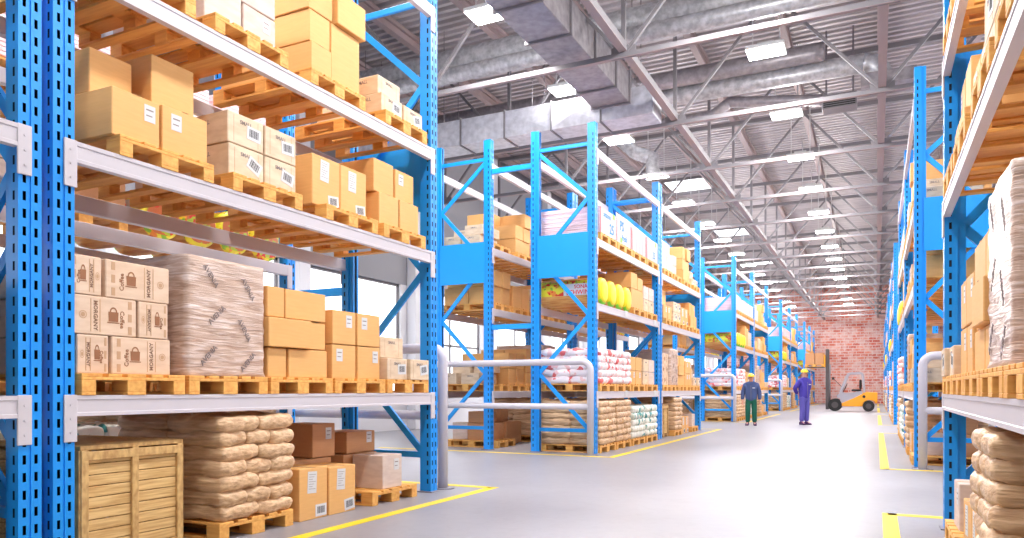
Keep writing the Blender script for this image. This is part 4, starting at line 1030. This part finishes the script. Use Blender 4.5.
for k in range(1, NB):
    mb = MB(); yy = Y0R + k * BWD; mb.cbox(X0 + .002, X0 + .32, yy - .2, yy + .2, 0, 9.5, 'light_wall', .02)
    o = link('pillar', mb.mesh('pillar')); o['kind'] = 'structure'
# corrugated roof deck, ridges running across the hall
mb = MB(); p = .25; n = int((Y1R - Y0R) / p); h = .12
prev = None
pts = []
for i in range(n):
    y = Y0R + i * p
    pts += [(y, 0), (y + .10, 0), (y + .125, h), (y + .225, h)]
pts.append((Y0R + n * p, 0))
m = mb.mi('roof_metal')
for (y, z) in pts: mb.v += [(X0, y, ZR + z), (X1, y, ZR + z)]
for i in range(len(pts) - 1): mb.f.append((2 * i, 2 * i + 1, 2 * i + 3, 2 * i + 2)); mb.m.append(m); mb.smooth.append(False)
struct('ceiling', mb)
mb = MB(); mb.box(X0 - .3, X1 + .3, Y0R, Y1R + .3, ZR + .18, ZR + .26, 'steel_dark'); o = struct('roof', mb)
# skylights
for k, yc in enumerate((20.6, 30.8, 41.0, 51.5, 61.0)):
    w = link('window_%d' % (NB + 1 + k), None); w['kind'] = 'structure'
    xa, xb = -7.80, -6.10
    link('glazing', MB().box(xa, xb, yc - 1.0, yc + 1.0, ZR - .06, ZR - .04, 'window_pane').mesh('glazing'), w)
    f = MB()
    f.box(xa - .06, xb + .06, yc - 1.06, yc - 1.0, ZR - .1, ZR, 'steel'); f.box(xa - .06, xb + .06, yc + 1.0, yc + 1.06, ZR - .1, ZR, 'steel')
    f.box(xa - .06, xa, yc - 1, yc + 1, ZR - .1, ZR, 'steel'); f.box(xb, xb + .06, yc - 1, yc + 1, ZR - .1, ZR, 'steel')
    link('window_frame', f.mesh('window_frame'), w)

# ------------------------------------------------------------------ roof steelwork
BN = [.1 + 4.04 * k for k in range(-3, 3)]
TN = [.1 + 4.04 * (k + .5) for k in range(-3, 2)]
ZB, ZT = 7.0, 9.33
def truss():
    R = link('roof_truss', None)
    link('bottom_chord', cached('tb', lambda: MB().box(BN[0], BN[-1], -.045, -.018, -.04, .04, 'steel').box(BN[0], BN[-1], .018, .045, -.04, .04, 'steel').box(BN[0], BN[-1], -.045, .045, -.046, -.04, 'purlin').mesh('bottom_chord')), R, (0, 0, ZB))
    link('top_chord', cached('tt', lambda: MB().box(BN[0], BN[-1], -.06, .06, -.06, .06, 'steel').mesh('top_chord')), R, (0, 0, ZT))
    for i, x in enumerate(BN):
        link('vertical_strut', cached('tv', lambda: MB().box(-.035, .035, -.035, .035, 0, ZT - ZB, 'steel').mesh('vertical_strut')), R, (x, 0, ZB))
        link('gusset', cached('tg', lambda: MB().box(-.22, .22, -.012, .012, -.05, .16, 'steel').mesh('gusset')), R, (x, 0, ZB))
    for i, x in enumerate(TN):
        for s in (-1, 1):
            link('diagonal_strut', cached(('td', s), lambda: MB().bar((s * 2.02, 0, 0), (0, 0, ZT - ZB), .06, .06, 'steel').mesh('diagonal_strut')), R, (x, 0, ZB))
    return R
def clone(root, loc):
    r = root.copy(); COL.objects.link(r); r.location = loc
    for ch in KCH[root.name]:
        c = ch.copy(); COL.objects.link(c); c.parent = r
    return r
KCH = {}
bpy.context.view_layer.update()
t0 = truss(); bpy.context.view_layer.update(); KCH[t0.name] = list(t0.children)
TY = [12.38 + 3.66 * k for k in range(-2, 15)]
for i, y in enumerate(TY):
    o = t0 if i == 0 else clone(t0, (0, y, 0))
    o.location = (0, y, 0)
    tag(o, 'grey steel lattice roof truss spanning the hall, %s of those in sight' % ORD[i - 2] if i > 1 else 'grey steel lattice roof truss above the camera, out of frame, %s' % ORD[i], 'roof truss', 'roof trusses')
for i, x in enumerate((BN[2], BN[3], BN[4])):
    mb = MB(); mb.box(-.07, .07, 2, Y1R, -.07, .0, 'steel').box(-.05, .05, 2, Y1R, .0, .09, 'steel').box(-.07, .07, 2, Y1R, -.08, -.07, 'purlin')
    o = link('tie_beam', mb.mesh('tie_beam'), None, (x, 0, ZB + .13))
    tag(o, ['long grey steel tie beam above the left edge of the aisle', 'long grey steel tie beam directly above the right yellow floor line', 'long grey steel tie beam beyond the right racks'][i], 'roof beam', 'lengthwise tie beams')
for i in range(-6, 4):
    x = .1 + 2.02 * i
    mb = MB(); mb.box(-.08, .08, Y0R, Y1R, 0, .02, 'purlin').box(-.012, .012, Y0R, Y1R, .02, .2, 'purlin').box(-.08, .08, Y0R, Y1R, .2, .30, 'purlin')
    o = link('purlin', mb.mesh('purlin'), None, (x, 0, ZT + .06))
    tag(o, 'pinkish steel purlin running lengthwise under the roof deck, %s from the left wall' % ORD[i + 6], 'purlin', 'roof purlins')

# ------------------------------------------------------------------ lamps
LAMPS = []
def lamp():
    R = link('high_bay_lamp', None)
    def hous():
        mb = MB(); mb.cbox(-.36, .36, -.27, .27, .0, .07, 'lamp_housing', .01); mb.cbox(-.16, .16, -.12, .12, .07, .16, 'lamp_housing', .01); return mb.mesh('housing')
    link('housing', hous(), R)
    link('lens', MB().box(-.34, .34, -.25, .25, -.012, -.001, 'lamp_lens').mesh('lens'), R)
    for s in (-.25, .25): link('hanger_rod', MB().cyl((s, 0, .07), (s, 0, ZT + .1 - 7.77), .012, 'lamp_housing', 8).mesh('hanger_rod'), R)
    return R
l0 = lamp(); bpy.context.view_layer.update(); KCH[l0.name] = list(l0.children)
li = 0
for c, (x, y0, lab) in enumerate(((-1.93, 15.1, 'over the aisle'), (-6.1, 15.1, 'over the left racks'), (4.14, 15.1, 'beyond the right racks'))):
    for k in range(-4, 14):  # unseen front lamps carry on the grid, the nearest added for near-floor light
        y = y0 + 3.66 * k
        if c == 2 and k > 7: continue
        o = l0 if li == 0 else clone(l0, (x, y, 7.77)); o.location = (x, y, 7.77); li += 1
        k0 = -1 if c == 1 else 0
        tag(o, 'bright square high-bay lamp hanging %s, %s of those in sight' % (lab, ORD[k - k0]) if k >= k0 else 'unseen high-bay lamp %s, above the camera, lighting the near area, %s' % (lab, ORD[k + 4]), 'ceiling lamp', 'high-bay lamps')
        la = bpy.data.lights.new('lamp_light', 'AREA'); la.shape = 'RECTANGLE'; la.size = .68; la.size_y = .5
        la.energy = LAMP_W; la.color = (1, .98, .96)
        lo = bpy.data.objects.new('lamp_light', la); COL.objects.link(lo); lo.location = (x, y, 7.74)
        pl_ = bpy.data.lights.new('lamp_glow', 'POINT'); pl_.energy = LAMP_W * .9; pl_.shadow_soft_size = .22; pl_.color = (1, .98, .96)
        po = bpy.data.objects.new('lamp_glow', pl_); COL.objects.link(po); po.location = (x, y, 7.50)

# ------------------------------------------------------------------ ducts
def ribbed(name, pts, r, mat, loc=(0, 0, 0), rib=.18):
    P, Rr = [], []
    for a, b in zip(pts[:-1], pts[1:]):
        a, b = Vector(a), Vector(b); n = max(2, int((b - a).length / (rib / 2)))
        for i in range(n):
            P.append(a.lerp(b, i / n)); Rr.append(r * (1.0 if i % 2 else .955))
    P.append(Vector(pts[-1])); Rr.append(r)
    return MB().tube(P, Rr, mat, 20).mesh(name)
def arc(c, r, a0, a1, n, plane='xz'):
    return [(c[0] + r * math.cos(a0 + (a1 - a0) * i / n), c[1], c[2] + r * math.sin(a0 + (a1 - a0) * i / n)) for i in range(n + 1)]
o = link('air_duct', ribbed('air_duct', [(-12.3, 14.2, 8.45), (7.9, 14.2, 8.45)], .30, 'galv', rib=.5)); tag(o, 'thick round silver air duct crossing high under the roof, nearest the camera', 'air duct', 'round air ducts')
o = link('air_duct', ribbed('air_duct', [(-12.3, 13.75, 7.98), (7.9, 13.75, 7.98)], .17, 'galv', rib=.3)); tag(o, 'thin silver pipe running just below the thick round duct', 'air duct', 'round air ducts')
o = link('air_duct', ribbed('air_duct', [(-12.3, 17.3, 8.5), (-1.0, 17.3, 8.5)], .2, 'galv_dark', rib=.4)); tag(o, 'dark round duct crossing behind the second roof truss, ending over the aisle', 'air duct', 'round air ducts')
R = link('air_duct', None, None, (0, 17.7, 8.25)); tag(R, 'silver ribbed duct bending down to a dark outlet box above the right racks', 'air duct', 'round air ducts')
link('duct_pipe', ribbed('duct_pipe', [(-8.0, 0, 0), (-.25, 0, 0)], .21, 'galv', rib=.16), R)
link('elbow', MB().tube(arc((-.25, 0, -.35), .35, PI / 2, 0, 8), .21, 'galv', 20).mesh('elbow'), R)
link('outlet_box', MB().cbox(-.30, .75, -.35, .35, -.62, -.35, 'galv_dark', .01).mesh('outlet_box'), R)
R = link('ventilation_unit', None, None, (-.75, 18.4, 7.72)); tag(R, 'small dark louvred ventilation box hung beside the lamps over the aisle', 'ventilation unit')
link('casing', MB().cbox(-.36, .36, -.2, .2, -.16, .16, 'steel_dark', .01).mesh('casing'), R)
mbv = MB()
for k in range(6): mbv.box(-.33, .33, -.215, -.2, -.13 + k * .047, -.105 + k * .047, 'black')
link('louvre', mbv.mesh('louvre'), R); link('bracket', MB().box(-.3, -.26, -.02, .02, .16, 1.7, 'steel_dark').box(.26, .3, -.02, .02, .16, 1.7, 'steel_dark').mesh('bracket'), R)
o = link('air_duct', ribbed('air_duct', [(-6.5, 18.4, 7.9), (-3.6, 18.4, 7.9), (-3.2, 18.4, 8.15), (-1.12, 18.4, 7.85)], .13, 'galv_dark', rib=.1)); tag(o, 'narrow dark duct leading to the small louvred ventilation box', 'air duct', 'round air ducts')
o = link('air_duct', ribbed('air_duct', [(-7.6, 21.3, 9.45), (-7.2, 21.3, 9.0), (-6.4, 21.3, 8.2), (-5.9, 21.3, 8.0), (-5.9, 21.3, 7.5)], .2, 'galv', rib=.14)); tag(o, 'short silver elbow duct dropping above the fourth left rack', 'air duct', 'round air ducts')
# rectangular ducts
R = link('box_duct', None); tag(R, 'long dark rectangular sheet-metal duct running lengthwise above the left aisle edge', 'box duct', 'rectangular ducts')
ys = 2.0; k = 0
while ys < 14.8:
    ye = min(ys + 1.2, 14.9)
    link('duct_section', MB().cbox(-5.42, -4.62, ys, ye - .04, 7.18, 7.80, 'galv_dark', .01).mesh('duct_section'), R)
    link('flange', MB().cbox(-5.46, -4.58, ye - .04, ye, 7.14, 7.84, 'steel_dark', .004).mesh('flange'), R)
    ys = ye + .001; k += 1
R = link('box_duct', None); tag(R, 'pale rectangular duct crossing under the trusses above the first cross aisle', 'box duct', 'rectangular ducts')
xs_ = -4.15
while xs_ > -12.2:
    xe = max(xs_ - 1.15, -12.3)
    def sec():
        mb = MB(); mb.cbox(xe + .03, xs_, 15.0, 15.7, 6.92, 7.52, 'galv_white', .008)
        cx, cz = (xe + xs_) / 2, 7.22
        a = [(xe + .06, 14.998, 6.96), (xs_ - .03, 14.998, 6.96), (xs_ - .03, 14.998, 7.48), (xe + .06, 14.998, 7.48)]
        for q in range(4): mb.poly([a[q], a[(q + 1) % 4], (cx, 14.965, cz)], 'galv_white')
        return mb.mesh('duct_section')
    link('duct_section', sec(), R); link('flange', MB().cbox(xe, xe + .03, 14.97, 15.73, 6.89, 7.55, 'steel', .003).mesh('flange'), R)
    xs_ = xe

for x_ in (-4.6, -6.9, -9.2, -11.5):
    for y_ in (15.02, 15.68): link('hanger_rod', MB().cyl((x_, y_, 7.5), (x_, y_, 9.7), .01, 'steel', 8).mesh('hanger_rod'), R)

# ------------------------------------------------------------------ guard rails
def rail(x0, x1, y, lab):
    R = link('guard_rail', None, None, ((x0 + x1) / 2, y, 0)); w = (x1 - x0) / 2; r = .062; zt = 1.70; c = .16
    pts = [(-w, 0, .01), (-w, 0, zt - c)] + [(-w + c - c * math.cos(a), 0, zt - c + c * math.sin(a)) for a in [PI / 2 * i / 6 for i in range(1, 7)]] + \
          [(w - c + c * math.sin(a), 0, zt - c + c * math.cos(a)) for a in [PI / 2 * i / 6 for i in range(0, 7)]] + [(w, 0, .01)]
    link('hoop', MB().tube(pts, r, 'rail', 18).mesh('hoop'), R)
    link('middle_rail', MB().cyl((-w, 0, .88), (w, 0, .88), .056, 'rail', 18).mesh('middle_rail'), R)
    for s in (-w, w):
        link('foot_plate', MB().cyl((s, 0, 0), (s, 0, .012), .14, 'base_metal', 24).mesh('foot_plate'), R)
    tag(R, lab, 'guard rail', 'white tubular guard rails')
rail(-8.05, XL - .07, 7.66, 'white tubular guard rail at the far end of the nearest left rack')
rail(-8.05, XL - .0, 12.62, 'white tubular guard rail in front of the third left rack')
rail(-8.05, XL, 27.8, 'white tubular guard rail behind the worker in green trousers')
rail(-8.05, XL, 42.7, 'small distant white guard rail between the two workers')
rail(XR + .10, XR + 2 * D + .8, 12.62, 'white tubular guard rail at the foot of the right-hand racks')

# row spacers between back-to-back racks
xa, xb = XL - D, XC + D
for i, (y, zz, s) in enumerate(((12.94, 5.5, 'first cross aisle, upper'), (12.94, 2.42, 'first cross aisle, lower'), (28.12, 5.5, 'second cross aisle, upper'), (28.12, 2.42, 'second cross aisle, lower'), (7.35, 2.42, 'near rack end, lower'), (7.35, 5.5, 'near rack end, upper'))):
    o = link('row_spacer', MB().cbox(xb + .002, xa - .002, -.03, .03, -.05, .05, 'blue_brace', .004).mesh('row_spacer'), None, (0, y, zz))
    tag(o, 'short blue bar tying back-to-back racks at the %s' % s, 'rack spacer', 'blue row spacers')

# ------------------------------------------------------------------ floor lines
def line(lab, pts, w=.11):
    mb = MB()
    for (xa, ya, xb, yb) in pts: mb.box(min(xa, xb), max(xa, xb), min(ya, yb), max(ya, yb), .0, .003, 'line_yellow')
    o = link('floor_line', mb.mesh('floor_line')); tag(o, lab, 'floor marking', 'yellow floor lines')
ends = [(-1.6, 7.42), (12.87, 22.02), (28.05, 37.2), (42.95, 52.1), (57.85, 67)]
LN = ['along the nearest left rack', 'along the third and fourth left racks', 'behind the worker in green trousers', 'near the forklift on the left', 'at the brick wall on the left']
RN = ['beside the nearest right rack', 'beside the guard rail on the right', 'along the fifth and sixth right racks', 'along the seventh and eighth right racks', 'at the brick wall on the right']
for i, (a, b) in enumerate(ends):
    a2, b2 = (a - .48, b + .60)
    if i == 0: a2 = -3
    if i == 4: b2 = 67.8
    seg = [(-4.25, a2, -4.13, b2)]
    if i < 4: seg.append((-9.2, b2 - .12, -4.2, b2))
    if i > 0: seg.append((-9.2, a2, -4.2, a2 + .12))
    line('yellow floor line ' + LN[i], seg)
    seg = [(.05, a2, .175, b2)]
    if i < 4: seg.append((.1, b2 - .12, 5, b2))
    if i > 0: seg.append((.1, a2, 5, a2 + .12))
    line('yellow floor line ' + RN[i], seg)

# ------------------------------------------------------------------ people
def skin_obj(name, J, E, mat, parent, root, sub=2):
    names = list(J); me = bpy.data.meshes.new(name)
    me.from_pydata([J[k][0] for k in names], [(names.index(a), names.index(b)) for a, b in E], [])
    me.materials.append(MATS[mat])
    o = link(name, me, parent)
    md = o.modifiers.new('Skin', 'SKIN'); md.use_smooth_shade = True
    for i, k in enumerate(names):
        r = J[k][1]; r = r if isinstance(r, tuple) else (r, r)
        me.skin_vertices[0].data[i].radius = r
        me.skin_vertices[0].data[i].use_root = (k == root)
    s = o.modifiers.new('Subdivision', 'SUBSURF'); s.levels = sub; s.render_levels = sub
    return o
def chain(*n): return list(zip(n[:-1], n[1:]))
def hand(J, E, side, wrist, dirv, curl_dir):
    """five fingers on a palm; side label, wrist joint name"""
    w = Vector(J[wrist][0]); d = Vector(dirv).normalized(); c = Vector(curl_dir).normalized(); sp = d.cross(c).normalized()
    pm = 'palm' + side; J[pm] = (tuple(w + d * .06), (.026, .016)); E.append((wrist, pm))
    for i, (off, ln) in enumerate(((-.030, .070), (-.011, .085), (.009, .080), (.028, .062))):
        a, b, e = 'f%d' % i + side, 'g%d' % i + side, 'h%d' % i + side
        base = w + d * .095 + sp * off
        J[a] = (tuple(base), .0095); J[b] = (tuple(base + d * ln * .5 + c * .006), .0088); J[e] = (tuple(base + d * ln * .85 + c * ln * .35), .0078)
        E += [(pm, a), (a, b), (b, e)]
    t1, t2 = w + d * .035 + c * .02 - sp * .03, w + d * .075 + c * .035 - sp * .045
    J['t1' + side] = (tuple(t1), .011); J['t2' + side] = (tuple(t2), .009); E += [(pm, 't1' + side), ('t1' + side, 't2' + side)]
def person(loc, rotz, h, arms, jacket, trouser, lab, stance=.11, violet=False, helm=True, scale_w=1.0):
    s = h / 1.80
    R = link('person', None, None, loc, (0, 0, rotz)); R.scale = (s * scale_w, s * scale_w, s)
    tag(R, lab, 'person')
    J, E = {}, []
    J['pelvis'] = ((0, 0, .96), (.15, .10)); J['waist'] = ((0, 0, 1.08), (.14, .10)); J['chest'] = ((0, .0, 1.30), (.165, .115)); J['collar'] = ((0, .005, 1.45), (.10, .075))
    J['neck'] = ((0, 0, 1.52), .055); J['head0'] = ((0, -.01, 1.60), (.078, .086)); J['head1'] = ((0, -.012, 1.68), (.088, .102)); J['head2'] = ((0, -.0, 1.755), (.062, .075))
    E += chain('pelvis', 'waist', 'chest', 'collar', 'neck', 'head0', 'head1', 'head2')
    for S, sg in (('L', -1), ('R', 1)):
        sh, el, wr, hd, cd = arms[S]
        J['sh' + S] = (sh, .062); J['el' + S] = (el, .046); J['wr' + S] = (wr, .028)
        E += [('collar', 'sh' + S), ('sh' + S, 'el' + S), ('el' + S, 'wr' + S)]
        hand(J, E, S, 'wr' + S, hd, cd)
        J['hip' + S] = ((sg * .09, 0, .90), .088); J['kn' + S] = ((sg * stance, -.01, .50), .058); J['an' + S] = ((sg * (stance + .01), .02, .09), .040); J['toe' + S] = ((sg * (stance + .03), -.12, .035), (.035, .025))
        E += [('pelvis', 'hip' + S), ('hip' + S, 'kn' + S), ('kn' + S, 'an' + S), ('an' + S, 'toe' + S)]
    skin_obj('body', J, E, 'skin', R, 'pelvis')
    # jacket follows torso and arms
    K, F = {}, []
    K['hem'] = ((0, 0, .80), (.20, .145)); K['waist'] = ((0, 0, 1.04), (.20, .145)); K['chest'] = ((0, 0, 1.31), (.215, .15)); K['collar'] = ((0, .005, 1.47), (.14, .10)); K['up'] = ((0, .01, 1.56), (.082, .078))
    F += chain('hem', 'waist', 'chest', 'collar', 'up')
    for S in 'LR':
        sh, el, wr, hd, cd = arms[S]
        w2 = tuple(Vector(el).lerp(Vector(wr), .96))
        K['sh' + S] = (sh, .092); K['el' + S] = (el, .076); K['wr' + S] = (w2, .060)
        F += [('collar', 'sh' + S), ('sh' + S, 'el' + S), ('el' + S, 'wr' + S)]
    jk = skin_obj('jacket', K, F, jacket, R, 'chest')
    K, F = {}, []
    K['waist'] = ((0, 0, 1.02), (.155, .115)); K['pelvis'] = ((0, 0, .92), (.16, .12)); F += [('waist', 'pelvis')]
    for S, sg in (('L', -1), ('R', 1)):
        K['hip' + S] = ((sg * .095, 0, .84), .105); K['kn' + S] = ((sg * stance, -.01, .50), .090); K['an' + S] = ((sg * (stance + .01), .02, .09), .080)
        F += [('pelvis', 'hip' + S), ('hip' + S, 'kn' + S), ('kn' + S, 'an' + S)]
    skin_obj('trousers', K, F, trouser, R, 'pelvis')
    for sg in (-1, 1):
        mb = MB(); prof = [(-.16, 0), (.09, 0), (.09, .09), (.03, .12), (-.03, .10), (-.10, .065), (-.16, .04)]
        mb.prism(prof, 0, -.05, .05, 'shoe'); me = recalc(mb.mesh('shoe'))
        o = link('shoe', me, R, (sg * (stance + .02), 0, .0), (0, 0, -sg * -.12)); bv = o.modifiers.new('Bevel', 'BEVEL'); bv.width = .02; bv.segments = 3
    # face
    def ball(rx, ry, rz, m, name):
        mb = MB(); n, k = 14, 8
        for j in range(k + 1):
            for i in range(n):
                a, b = 2 * PI * i / n, PI * j / k
                mb.v.append((rx * math.sin(b) * math.cos(a), ry * math.sin(b) * math.sin(a), rz * math.cos(b)))
        for j in range(k):
            for i in range(n):
                mb.f.append((j * n + i, j * n + (i + 1) % n, (j + 1) * n + (i + 1) % n, (j + 1) * n + i)); mb.m.append(mb.mi(m)); mb.smooth.append(True)
        return recalc(mb.mesh(name))
    for sg in (-1, 1):
        link('eye', ball(.012, .006, .008, 'white_paper', 'eye'), R, (sg * .030, -.098, 1.665))
        link('pupil', ball(.005, .003, .005, 'black', 'pupil'), R, (sg * .030, -.104, 1.665))
        link('ear', ball(.012, .02, .032, 'skin', 'ear'), R, (sg * .082, .0, 1.655))
        link('eyebrow', ball(.018, .005, .004, 'hair', 'eyebrow'), R, (sg * .030, -.100, 1.683))
    link('nose', ball(.012, .02, .024, 'skin', 'nose'), R, (0, -.105, 1.645)); link('mouth', ball(.024, .006, .005, 'red', 'mouth'), R, (0, -.092, 1.605))
    link('hair', ball(.085, .085, .05, 'hair', 'hair'), R, (0, .022, 1.68))
    # hard hat: dome, brim and ridge
    hh = link('hard_hat', None, R, (0, -.005, 1.715))
    mb = MB(); n, k = 24, 7
    for j in range(k + 1):
        for i in range(n):
            a, b = 2 * PI * i / n, PI / 2 * j / k
            mb.v.append((.108 * math.sin(b) * math.cos(a), .132 * math.sin(b) * math.sin(a), .105 * math.cos(b)))
    for j in range(k):
        for i in range(n): mb.f.append((j * n + i, j * n + (i + 1) % n, (j + 1) * n + (i + 1) % n, (j + 1) * n + i)); mb.m.append(mb.mi('helmet')); mb.smooth.append(True)
    link('shell', recalc(mb.mesh('shell')), hh)
    mb = MB()
    ring = [(math.cos(2 * PI * i / n), math.sin(2 * PI * i / n)) for i in range(n)]
    top = [(x * (.122), y * (.146) - (.035 if y < 0 else 0) * -y, .004) for x, y in ring]; bot = [(p[0], p[1], -.006) for p in top]
    top = [(x, y, z) for x, y, z in top]
    mb.poly(top, 'helmet'); mb.poly(bot[::-1], 'helmet')
    for i in range(n): mb.poly([bot[i], bot[(i + 1) % n], top[(i + 1) % n], top[i]], 'helmet')
    link('brim', mb.mesh('brim'), hh)
    link('ridge', MB().cbox(-.012, .012, -.09, .09, .075, .112, 'helmet', .006).mesh('ridge'), hh)
    # jacket details
    link('zip', MB().box(-.004, .004, -.152, -.146, .90, 1.40, 'grey_ink').mesh('zip'), R)
    link('chest_badge', MB().box(.05, .13, -.153, -.147, 1.30, 1.33, 'white_paper').mesh('chest_badge'), R)
    return R
down = {'L': ((-.185, .0, 1.42), (-.262, .02, 1.14), (-.275, -.04, .88), (-.0, -.1, -1), (.6, -.6, 0)),
        'R': ((.185, .0, 1.42), (.262, .02, 1.14), (.275, -.04, .88), (.0, -.1, -1), (-.6, -.6, 0))}
person((-3.72, 25.45, 0), .10, 1.70, down, 'jacket_grey', 'trouser_green', 'person in grey-blue jacket, green trousers and yellow hard hat standing with arms at sides', stance=.10, scale_w=1.06)
behind = {'L': ((-.185, .0, 1.42), (-.315, .10, 1.18), (-.12, .19, 1.00), (1, .1, -.3), (0, .4, -.6)),
          'R': ((.185, .0, 1.42), (.275, .10, 1.17), (.10, .19, .99), (-1, .1, -.3), (0, .4, -.6))}
person((-2.18, 26.75, 0), .80, 1.86, behind, 'suit_violet', 'trouser_violet', 'person in violet work suit and yellow hard hat standing with hands behind back', stance=.085)

# ------------------------------------------------------------------ forklift, facing left across the aisle
def forklift():
    Y = 44.7
    R = link('forklift', None, None, (-1.2, Y, 0)); tag(R, 'orange and grey forklift truck with raised mast, parked before the brick wall', 'forklift')
    ox = 1.2
    def W(x, r, y):
        wh = link('wheel', MB().cyl((0, -.12, 0), (0, .12, 0), r, 'rubber', 28).mesh('wheel'), R, (x + ox, y, r))
        link('hub', MB().cyl((0, -.13, 0), (0, .13, 0), r * .5, 'lift_dark', 20).mesh('hub'), wh)
    for y in (-.48, .48): W(-2.04, .345, y); W(-.38, .29, y)
    b = MB(); prof = [(-1.75, .26), (-.66, .26), (-.60, .50), (-.38, .63), (-.10, .55), (-.05, .42), (.02, .42), (.06, .55), (.06, 1.02), (-.62, 1.06), (-.68, .95), (-1.10, .72), (-1.75, .42)]
    b.prism([(x + ox, z) for x, z in prof], 1, -.48, .48, 'lift_orange'); o = link('chassis', recalc(b.mesh('chassis')), R)
    bv = o.modifiers.new('Bevel', 'BEVEL'); bv.width = .03; bv.segments = 2
    b = MB(); prof = [(-1.78, .40), (-1.10, .72), (-.68, .96), (-.70, 1.12), (-1.25, 1.0), (-1.55, .98), (-1.72, 1.06), (-1.95, .86), (-1.95, .74), (-1.78, .72)]
    b.prism([(x + ox, z) for x, z in prof], 1, -.45, .45, 'lift_grey'); link('cowl', recalc(b.mesh('cowl')), R)
    for y in (-.44, .44):
        pts = [(-1.78 + ox, y, 1.0), (-1.42 + ox, y, 1.98), (-1.32 + ox, y, 2.06), (-.76 + ox, y, 2.08), (-.68 + ox, y, 2.0), (-.58 + ox, y, 1.02)]
        mb = MB()
        for a, c in zip(pts[:-1], pts[1:]): mb.bar(a, c, .08, .12, 'lift_grey')
        link('guard_post', mb.mesh('guard_post'), R)
    mb = MB()
    for k in range(7): mb.box(-1.38 + k * .1 + ox, -1.35 + k * .1 + ox, -.44, .44, 2.05, 2.09, 'lift_grey')
    link('overhead_guard', mb.mesh('overhead_guard'), R)
    st = link('seat', MB().cbox(-1.22 + ox, -.74 + ox, -.25, .25, 1.08, 1.20, 'black', .03).mesh('seat'), R)
    link('seat_back', MB().cbox(-.84 + ox, -.72 + ox, -.25, .25, 1.2, 1.72, 'black', .04).mesh('seat_back'), R)
    mb = MB(); n = 20
    for i in range(n):
        a, c = 2 * PI * i / n, 2 * PI * (i + 1) / n
        P = lambda t: (-1.50 + ox + .06 * math.cos(t) * .9, .17 * math.sin(t), 1.36 + .15 * math.cos(t))
        mb.bar(P(a), P(c), .025, .025, 'black')
    mb.bar((-1.5 + ox, 0, 1.36), (-1.66 + ox, 0, 1.02), .04, .04, 'black'); link('steering_wheel', mb.mesh('steering_wheel'), R)
    link('fuel_cap', MB().cyl((-.60 + ox, -.50, .80), (-.60 + ox, -.47, .80), .075, 'black', 20).mesh('fuel_cap'), R)
    for y in (-.30, .30): link('mast_rail', MB().cbox(-2.52 + ox, -2.36 + ox, y - .05, y + .05, .08, 3.42, 'lift_dark', .01).mesh('mast_rail'), R)
    for z in (.35, 1.5, 2.3, 3.3): link('mast_crossbar', MB().cbox(-2.50 + ox, -2.38 + ox, -.28, .28, z, z + .1, 'lift_dark', .01).mesh('mast_crossbar'), R)
    link('lift_cylinder', MB().cyl((-2.33 + ox, 0, .2), (-2.33 + ox, 0, 2.6), .05, 'steel', 14).mesh('lift_cylinder'), R)
    link('carriage', MB().cbox(-2.60 + ox, -2.53 + ox, -.5, .5, 2.42, 3.1, 'lift_orange', .01).mesh('carriage'), R)
    for y in (-.28, .28): link('fork', MB().cbox(-3.62 + ox, -2.58 + ox, y - .06, y + .06, 2.40, 2.44, 'lift_dark', .006).mesh('fork'), R)
    link('headlamp', MB().cbox(-2.2 + ox, -2.08 + ox, -.47, -.33, 1.72, 1.86, 'black', .01).mesh('headlamp'), R)
    link('lamp_bracket', MB().bar((-2.1 + ox, -.4, 1.76), (-1.72 + ox, -.43, 1.35), .03, .03, 'lift_dark').mesh('lamp_bracket'), R)
    p = make_pallet(.8, 1.0, (-3.09, Y, 2.44), 0, True); tag(p, 'wooden pallet held up on the forklift forks', 'pallet')
    for i, (xa, xb) in enumerate(((-3.57, -3.09), (-3.06, -2.62))):
        o = link('carton', carton_mesh(round(xb - xa, 3), .78, .62, 'brown'), None, ((xa + xb) / 2, Y, 2.584))
        tag(o, 'brown carton raised on the forklift, %s' % ('farther from the mast' if i == 0 else 'next to the mast'), 'carton')
        link('tape', cached(('tpf', i), lambda: MB().box(-.22, .22, -.025, .025, 0, .002, 'tape').mesh('tape')), o, (0, 0, .62))
forklift()

# ------------------------------------------------------------------ world, camera
w = bpy.data.worlds.new('World'); SC.world = w; w.use_nodes = True
bg = w.node_tree.nodes['Background']; bg.inputs[0].default_value = (.93, .96, 1, 1); bg.inputs[1].default_value = WORLD_S
cam = bpy.data.cameras.new('Camera'); co = bpy.data.objects.new('Camera', cam); COL.objects.link(co)
co.location = CAM; co.rotation_euler = (PI / 2, 0, YAW)
cam.sensor_width = 36; cam.lens = FPX / 1024 * 36; cam.shift_y = (389.2 - 269) / 1024; cam.clip_start = .05; cam.clip_end = 300
SC.camera = co
SC.view_settings.view_transform = 'Standard'; SC.view_settings.look = 'None'; SC.view_settings.gamma = 1; SC.view_settings.exposure = EXPO
SC.view_settings.use_curve_mapping = False
SC.cycles.use_denoising = True
SC.cycles.max_bounces = 8; SC.cycles.diffuse_bounces = 5; SC.cycles.glossy_bounces = 3; SC.cycles.sample_clamp_indirect = 6
print('OBJECTS', len(bpy.data.objects))
